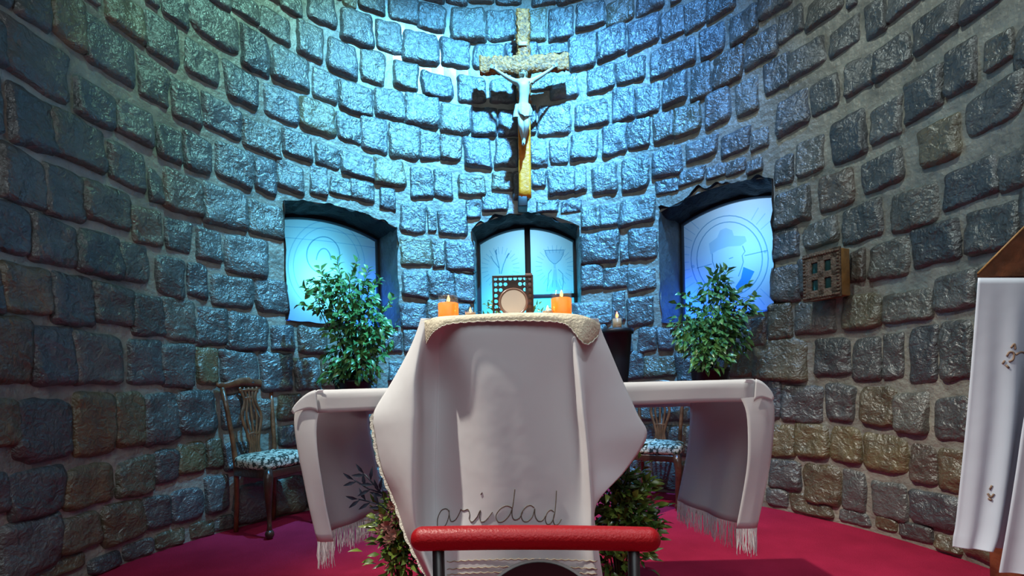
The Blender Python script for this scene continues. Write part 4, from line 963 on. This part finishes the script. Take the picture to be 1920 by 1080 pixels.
# ---------------------------------------------------------------- black planter with a glass candle
def planter():
    d = 3.35; c = P(1158, 700, d); c.z = 0; zt = P(1158, 618, d).z
    t = thing('black_planter', c, 'tall flared black planter behind right side of the draped stand', 'planter')
    m = MB(); m.lathe([(.001, .002), (.13, .002), (.135, .02), (.07, .06), (.055, .5), (.055, zt - .50), (.062, zt - .46), (.088, zt - .22), (.104, zt - .035), (.117, zt - .032), (.119, zt), (.108, zt), (.10, zt - .03), (.001, zt - .03)], c, 32); m.build('planter_body', M_BLACKPOT, t)
    m = MB(); m.lathe([(.001, zt - .028), (.102, zt - .028), (.104, zt - .004), (.001, zt - .002)], c, 28); m.build('soil', M_CLAY, t)
    cc = c + Vector((.0, -.02, zt)); t2 = thing('glass_candle', cc, 'small red flamed candle in clear glass standing on black planter', 'candle')
    m = MB(); m.lathe([(.001, 0), (.10, .002), (.108, .012), (.102, .012), (.09, .006), (.001, .004)], cc, 30); m.build('glass_dish', M_GLASS, t2)
    m = MB(); m.lathe([(.034, .005), (.038, .02), (.040, .13), (.037, .13), (.035, .02), (.030, .01)], cc, 26); m.build('glass_holder', M_GLASS, t2)
    m = MB(); m.lathe([(.001, .006), (.031, .006), (.031, .075), (.001, .077)], cc, 22); m.build('wax', M_PALEWAX, t2)
    m = MB(); flame(m, cc + Vector((0, 0, .078)), .05, .011); m.build('flame', M_REDFLAME, t2)
    lamp('red_flame_light', 'POINT', cc + Vector((0, 0, .11)), .25, (1.0, .35, .15), size=.008)
planter()

# ---------------------------------------------------------------- carved chairs against the wall
def chair(loc, rz, label, sc=1.0):
    t = thing('carved_chair', (0, 0, 0), label, 'chair', group='carved chairs with tapestry seats')
    m = MB(); rows = []                                         # cushion
    for i in range(9):
        f = i / 8; a = -1 + 2 * f; z = .455 + .045 * (1 - abs(a) ** 3) if a > 0 else .455 - .03 * (1 - abs(a) ** 0.1)
        row = []
        k_ = sqrt(max(0.02, 1 - abs(a) ** 5)); z = .468 + .055 * a
        for k in range(48):
            an = 2 * pi * k / 48; q = 1 / (abs(cos(an)) ** 5 + abs(sin(an)) ** 5) ** .2
            y = -sin(an) * q * .225; wd = .258 if y < 0 else .258 - .12 * y
            row.append(Vector((cos(an) * q * wd * k_, y * k_ - .01, z)))
        rows.append(row)
    b = m.grid(rows, closed=True); n0 = len(m.v); m.add([Vector((0, -.01, .535)), Vector((0, -.01, .413))], [])
    for k in range(48): m.f.append([b + 8 * 48 + k, b + 8 * 48 + (k + 1) % 48, n0]); m.f.append([b + (k + 1) % 48, b + k, n0 + 1]); m.m += [0, 0]
    m.build('seat_cushion', M_TAPESTRY, t, weld=False)
    m = MB()
    m.box((0, -.215, .400), (.42, .026, .05), .006); m.box((0, .20, .40), (.36, .026, .05), .006)
    for sg in (-1, 1): m.box((sg * .212, -.01, .405), (.026, .40, .06), .006, Matrix.Rotation(sg * .07, 3, 'Z'))
    m.build('seat_rail', M_DARKWOOD, t)
    for sg in (-1, 1):                                         # cabriole front legs with ball feet
        m = MB(); x, y = sg * .215, -.21
        m.tube([(x, y, .43), (x + sg * .010, y - .012, .38), (x + sg * .022, y - .022, .33), (x + sg * .016, y - .016, .25), (x + sg * .002, y - .002, .15), (x + sg * .002, y - .004, .08), (x + sg * .012, y - .014, .05)], [.032, .036, .034, .026, .018, .016, .022], 12)
        leg = m.build('front_leg', M_DARKWOOD, t)
        m = MB(); m.blob((x + sg * .014, y - .018, .031), (.034, .034, .030), 0, 0, 8); m.build('ball_foot', M_DARKWOOD, leg)
    for sg in (-1, 1):
        m = MB(); m.tube([(sg * .18, .225, .002), (sg * .18, .205, .20), (sg * .182, .20, .43), (sg * .195, .215, .60), (sg * .212, .25, .80), (sg * .228, .285, .955)], [.018, .019, .021, .019, .018, .019], 8, up=(0, 1, 0)); m.build('back_post', M_SHEENWOOD, t)
    m = MB(); pts = []                                         # yoke shaped crest rail with curled ears
    for i in range(25):
        a = -1 + 2 * i / 24; pts.append(Vector((a * .262, .295 - .03 * (1 - a * a) + .012, .962 + .034 * (1 - min(1, abs(a) * 1.25) ** 2) + .016 * max(0, abs(a) - .7) / .3)))
    m.tube(pts, [.020 + .012 * (1 - abs(-1 + 2 * i / 24)) - (.008 if i in (0, 24) else 0) for i in range(25)], 10, flat=.62, up=(0, 1, 0)); m.build('crest_rail', M_SHEENWOOD, t)
    m = MB()                                                   # pierced vase splat: ribs that spread, pinch and spread
    for k, (b0, b1, b2, b3) in enumerate(((-.058, -.034, -.092, -.082), (-.030, -.016, -.048, -.040), (0, 0, 0, 0), (.030, .016, .048, .040), (.058, .034, .092, .082))):
        pth = catmull([Vector((b0, .205, .47)), Vector((b1 * 1.1, .212, .55)), Vector((b1 * 1.6, .222, .63)), Vector((b2, .24, .76)), Vector((b3 * .62, .258, .86)), Vector((b3, .275, .955))], 30)
        m.tube(pth, .014 if k in (0, 4) else .0105, 8, flat=.6, up=(0, 1, 0))
    m.tube(catmull([Vector((-.062, .206, .475)), Vector((0, .206, .482)), Vector((.062, .206, .475))], 8), .020, 8, flat=.6, up=(0, 1, 0))
    for z, wd, y in ((.63, .05, .222), (.875, .06, .262), (.93, .088, .27)): m.tube([(-wd, y, z), (0, y, z + .008), (wd, y, z)], .012, 8, flat=.6, up=(0, 1, 0))
    m.build('splat', M_SHEENWOOD, t)
    t.location = loc; t.rotation_euler = (0, 0, rz); t.scale = (sc, sc, sc)
    return t
ch1 = chair((-1.56, 3.34, 0), 0.0, 'carved wooden chair with floral tapestry seat left of the altar')
ch1.rotation_euler = (0, 0, math.radians(68)); ch1.location = (-1.76, 3.42, 0); ch1.scale = (.88, .84, 1.08)
ch2 = copy_tree(ch1); ch2['label'] = 'carved wooden chair with floral seat seen beneath the altar on the right'
ch2.location = (1.19, 3.90, 0); ch2.rotation_euler = (0, 0, math.radians(-28)); ch2.scale = (.86, .84, 1.0)

# ---------------------------------------------------------------- small wooden lattice box on the right wall
def wall_box():
    pa, pb = wall_hit(1524, 530)[0], wall_hit(1612, 512)[0]; pc = (pa + pb) / 2
    n = Vector((-sin(pc), -cos(pc), 0)); tt = Vector((cos(pc), -sin(pc), 0))
    c = wp(pc, 0, 0); dpt = c.y
    z0, z1 = P(1540, 562, c.y).z, P(1540, 478, c.y).z; zc = (z0 + z1) / 2; H = z1 - z0
    W = .25; Dp = .09; c = Vector((c.x, c.y, zc)) + n * (Dp / 2 + .055)
    Rm = Matrix((tt, -n, Vector((0, 0, 1)))).transposed()
    t = thing('lattice_box', c, 'small carved wooden box with four dark panes fixed on the right wall', 'wall box')
    def L(x, y, z): return c + Rm @ Vector((x, y, z))
    m = MB(); m.box(c, (W, Dp, H), .004, Rm); m.build('case', M_LIGHTWOOD, t)
    m = MB(); f = -Dp / 2 - .006
    for x, z, sx, sz in ((-W / 2 + .03, 0, .06, H + .02), (W / 2 - .03, 0, .06, H + .02), (0, H / 2 - .025, W, .07), (0, -H / 2 + .025, W, .07), (0, 0, .045, H), (0, 0, W, .045)): m.box(L(x, f, z), (sx, .018, sz), .004, Rm)
    fr_ = m.build('lattice_door', M_BOXWOOD, t)
    for sx in (-1, 1):
        for sz in (-1, 1):
            m = MB(); m.box(L(sx * W * .16, -Dp / 2 - .001, sz * H * .21), (W * .26, .004, H * .32), .001, Rm); m.build('pane', M_GREENGLASS, fr_)
    m = MB()
    for k in range(15):
        for sz in (-1, 1): m.blob(L(-W / 2 + W * (k + .5) / 15, f - .010, sz * (H / 2 - .012)), (.010, .010, .010), 0, 0, 5)
    for k in range(13):
        for sx in (-1, 1): m.blob(L(sx * (W / 2 - .012), f - .010, -H / 2 + H * (k + .5) / 13), (.010, .010, .010), 0, 0, 5)
    m.build('carved_beading', M_BOXWOOD, t)
wall_box()

# ---------------------------------------------------------------- prie-dieu with red rail in the foreground
def kneeler():
    d = 1.20; a, b = P(790, 1010, d), P(1217, 1011, d); c = (a + b) / 2; c.z = 0
    t = thing('kneeler', c, 'kneeler with red padded rail on two dark posts before the draped stand', 'kneeler')
    m = MB(); n = 30; pts = []; rad = []
    R0 = .0305
    e0, e1 = P(770, 1010, d), P(1238, 1011, d)
    for i in range(n + 1):
        f = i / n; p = e0.lerp(e1, f) + Vector((0, 0, .003 * sin(f * pi))); pts.append(p); L = (e1 - e0).length; ed = min(f, 1 - f) * L
        rad.append(R0 * sqrt(max(.0, 1 - max(0, 1 - ed / R0) ** 2)) if ed < R0 else R0)
    # denser rounding at both ends
    ends = [k / 12 * R0 for k in range(13)]; L = (e1 - e0).length; ax = (e1 - e0).normalized()
    pts = [e0 + ax * s_ for s_ in ends] + [e0 + ax * (R0 + (L - 2 * R0) * k / 20) + Vector((0, 0, .004 * sin(k / 20 * pi))) for k in range(1, 20)] + [e1 - ax * s_ for s_ in ends[::-1]]
    rad = [R0 * sqrt(max(1e-4, 1 - (1 - s_ / R0) ** 2)) for s_ in ends] + [R0] * 19 + [R0 * sqrt(max(1e-4, 1 - (1 - s_ / R0) ** 2)) for s_ in ends[::-1]]
    m.tube(pts, rad, 24); m.build('padded_rail', M_RED, t)
    for px in (822, 1188):
        p = P(px, 1035, d); m = MB(); m.tube([(p.x, d, .002), (p.x, d, .60)], .0155, 12); m.build('post', M_POST, t)
    m = MB(); cx_ = P(1010, 1060, d).x; zt = P(1010, 1058, d).z; rows = []
    arch = [(cx_ - .20, .12)] + [(cx_ - .20 * cos(pi * k / 40), .12 + (zt - .12) * (.0 + sin(pi * k / 40) ** .62)) for k in range(1, 40)] + [(cx_ + .20, .12)]
    f_ = [Vector((x, d + .012, z)) for x, z in arch]; g_ = [Vector((x, d + .032, z)) for x, z in arch]
    m.add(f_, [list(range(len(f_)))]); m.add(g_, [list(range(len(g_)))[::-1]]); m.grid([f_, g_], closed=True); m.build('arched_panel', M_POST, t, smooth=False)
    m = MB(); m.tube([p + Vector((0, .010, 0)) for p in f_], .006, 8); m.build('panel_trim', M_CREAMRIM, t)
    m = MB(); m.box((c.x, d + .02, .105), (.50, .03, .03), .004); m.build('lower_rail', M_POST, t)
    for px in (822, 1188):
        x = P(px, 1035, d).x; m = MB(); m.box((x, d - .17, .022), (.032, .38, .036), .006); m.build('runner', M_POST, t)
    m = MB(); m.box((c.x, d - .27, .085), (.50, .17, .075), .03, seg=4); m.build('kneeling_pad', M_RED, t)
kneeler()

# ---------------------------------------------------------------- lectern at the right edge with its hanging cloths
def lectern():
    d = 1.85; x0 = P(1834, 519, d).x; zb = P(1834, 519, d).z
    t = thing('lectern', (x0 + .26, d + .10, 0), 'wooden lectern with sloped dark top at the right edge', 'lectern')
    w_ = .40; m = MB(); dy = .20
    rise = .395; bx = dy * x0 / d + .02
    prof = [(x0 - .004, zb), (x0 + w_, zb), (x0 + w_, zb + rise), (x0 + .012, zb + .022), (x0 - .004, zb + .008)]
    A = [Vector((x, d, z)) for x, z in prof]; B = [Vector((x, d + dy, z)) for x, z in ((x0 + bx, zb), (x0 + w_, zb), (x0 + w_, zb + .20), (x0 + bx + .02, zb + .03), (x0 + bx, zb + .015))]
    m.add(A, [list(range(5))]); m.add(B, [list(range(5))[::-1]]); m.grid([A, B], closed=True); m.build('sloped_top', M_SHEENWOOD, t, smooth=False)
    m = MB(); m.tube([Vector((x0 - .004, d - .003, zb + .012)), Vector((x0 + w_, d - .003, zb + rise + .006))], .004, 6); m.build('edge_trim', M_LIGHTWOOD, t)
    m = MB(); m.box((x0 + .29, d + .12, zb / 2 + .02), (.16, .14, zb - .045), .006); m.build('column', M_SHEENWOOD, t)
    m = MB(); m.box((x0 + .26, d + .10, .022), (.26, .24, .04), .008); m.build('base', M_SHEENWOOD, t)
    def hang(name, label, px, zrows, depth, mt, seed):
        c = thing(name, (x0 + .15, d, zb), label, 'cloth')
        rows = []
        for (y, xl, xr) in zrows:
            row = []
            for k in range(31):
                f = k / 30; p = P(xl + (xr - xl) * f, y, depth); g = (y - zrows[0][0]) / (zrows[-1][0] - zrows[0][0])
                p.y += .022 * sin(f * 9 + seed) * g + .012 * sin(f * 19 + seed * 2) * g; row.append(p)
            rows.append(row)
        rr = list(zip(*[catmull([r_[k] for r_ in rows], 40) for k in range(31)]))
        m = MB(); m.grid([[Vector(p) for p in r_] for r_ in rr]); solid(m.build('hanging_cloth', mt, c), .002)
        return c, m
    c1, m1 = hang('lectern_cloth', 'white cloth with brown embroidery hanging from the lectern top', 0,
        [(521, 1834, 1990), (640, 1828, 1985), (780, 1820, 1975), (900, 1811, 1950), (985, 1804, 1925), (1012, 1800, 1915), (1030, 1799, 1900)], d - .02, M_LECTERNCLOTH, 1.0)
    for r_ in ():
        pass
    bv2 = BVHTree.FromPolygons(m1.v, m1.f)
    def oc(px, py):
        dd = (P(px, py, 1.0) - EYE).normalized(); h = bv2.ray_cast(EYE, dd); return (h[0] if h[0] is not None else P(px, py, d - .02)) - dd * .004
    mt_e = mat('tan_embroidery', (.26, .17, .12), .8, .2)
    for fl_ in (([(1888, 668), (1893, 660), (1901, 662), (1900, 674), (1892, 678)], [(1886, 684), (1892, 690)], [(1896, 652), (1902, 645), (1904, 655)], [(1905, 665), (1915, 660), (1925, 664)], [(1880, 682), (1884, 676)]),
                ([(1852, 925), (1858, 932), (1864, 926)], [(1853, 934), (1860, 938)], [(1856, 918), (1860, 910)])):
        m = MB()
        for L in fl_: m.tube([oc(x, y) for x, y in catmull(L, 10)] if len(L) > 2 else [oc(x, y) for x, y in L], .0042, 6, flat=.5, up=(0, 1, 0))
        m.build('embroidered_flower', mt_e, c1)
    hang('lectern_overcloth', 'outer white cloth panel with frayed corner at far right edge', 0,
        [(523, 1990, 2120), (640, 1950, 2120), (780, 1921, 2100), (880, 1906, 2090), (980, 1890, 2080), (1060, 1876, 2070), (1074, 1874, 2060)], d - .10, M_LECTERNCLOTH, 2.6)
lectern()
